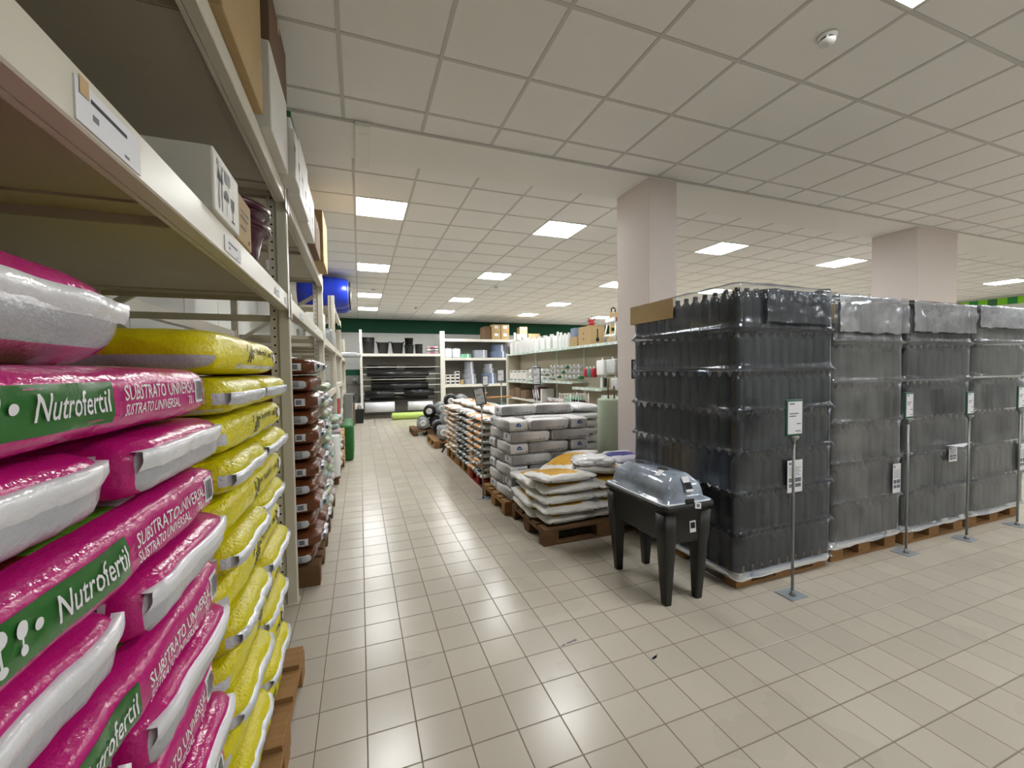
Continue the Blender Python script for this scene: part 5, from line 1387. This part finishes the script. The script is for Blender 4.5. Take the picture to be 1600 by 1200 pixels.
sign_stand(2.16, 4.93, 1.33, 1.56, .13, 'slim price sign on a pole right behind the mineral sacks', R(-62), m_darkframe)
sign_stand(3.2, 7.4, 1.38, 1.62, .14, 'slim price sign on a pole before the far gondola', R(-50), m_darkframe)
sign_stand(2.74, 3.62, 1.42, 1.62, .19, 'dark framed price sign on a pole beside the pillar', R(15), m_darkframe)

# ------------------------------------------------------------------ black raised planter with clear dome
pt = root('raised_planter', 'black raised planter on four legs with a clear dome lid', 'planter', (1.95, 2.385, 0))
RXH, RYH = .205, .345
b = MB()
loft([(rrect(.168, .305, .03), .415), (rrect(.172, .31, .03), .42), (rrect(.186, .326, .035), .628), (rrect(RXH, RYH, .045), .632), (rrect(RXH+.003, RYH+.003, .045), .64), (rrect(RXH, RYH, .045), .662), (rrect(RXH-.012, RYH-.012, .04), .662), (rrect(.172, .312, .03), .60), (rrect(.158, .295, .03), .45)], b, 0, True, True)
b.obj('trough', m_blackpl, pt)
for sx in (-1, 1):
    for sy in (-1, 1):
        b = MB(); r0 = []
        for z, w, off in ((0, .026, .0), (.30, .040, .006), (.40, .044, .008), (.43, .047, .010), (.60, .048, .016)):
            cx, cy = sx*(.125+off), sy*(.262+off)
            r0.append(([(cx+x, cy+y) for x, y in rrect(w, w, .012, 2)], z))
        loft(r0, b, 0, True, True); b.obj('leg', m_blackpl, pt)
for sy in (-1, 1):
    MB().prism([(-.12, .42), (-.105, .405), (.105, .405), (.12, .42), (.12, .45), (-.12, .45)], sy*.30-.008, sy*.30+.008).obj('apron', m_blackpl, pt)
dm = root('dome_lid', 'clear plastic dome lid with two round vents on the black planter', 'dome lid', (1.95, 2.385, .663))
b = MB()
loft([(rrect(.192, .330, .04), 0), (rrect(.192, .330, .04), .006), (rrect(.165, .303, .04), .008), (rrect(.158, .295, .04), .06), (rrect(.148, .282, .04), .105), (rrect(.09, .245, .035), .158), (rrect(.075, .235, .03), .166)], b, 0, False, True)
b.obj('shell', m_dome, dm)
b = MB(); loft([(rrect(.195, .333, .04), -.0005), (rrect(.196, .334, .04), .004), (rrect(.186, .324, .04), .008), (rrect(.184, .322, .04), .004)], b); b.obj('rim', m_natural, dm)
for y in (-.085, .17): MB().lathe([(.0, .169), (.03, .169), (.034, .171), (.036, .167)], (0, y, 0), 22).obj('vent', m_blackpl, dm)
o = MB().box(-.028, .028, -.001, .001, -.05, .05).box(-.028, .028, -.0015, -.001, -.035, .01, 1).obj('sticker', [m_paper, m_ink], dm, None, (.02, -.290, .112), (R(-30), 0, 0))
o = MB().box(-.03, .03, -.02, .02, -.0008, .0008).obj('sticker', m_paper, dm, None, (-.085, -.15, .163), (0, R(-28), .2))
MB().box(-.035, .035, -.338, -.326, .0, .03, 0, .004).obj('latch_gap', m_blackpl, dm)
o = MB().box(-.024, .024, -.001, .001, -.018, .018).box(-.012, .012, -.0016, -.001, -.010, .010, 1).obj('barcode_sticker', [m_paper, m_greyink], pt, None, (.05, -.350, .648), (R(-8), R(10), 0))
o = MB().box(-.024, .024, -.001, .001, -.045, .045).box(-.018, .018, -.0016, -.001, -.02, .018, 1).obj('picture_sticker', [m_paper, m_ink], pt, None, (.035, -.3205, .515), (R(-4), 0, 0))

# scuffs on the floor
for k, (x, y, l, a) in enumerate(((1.085, 2.02, .07, .2), (1.30, 1.53, .0, 0), (1.43, 1.75, .025, .3))):
    if l: 
        o = MB()
        for q in range(6): 
            u = rnd.uniform(-l, l); o.box(u-.012, u+.012, -.004+rnd.uniform(-.006, .006), .004, .0006, .0009)
        o.obj('scuff_mark', m_greyink, fl, None, (x, y, 0), (0, 0, a))
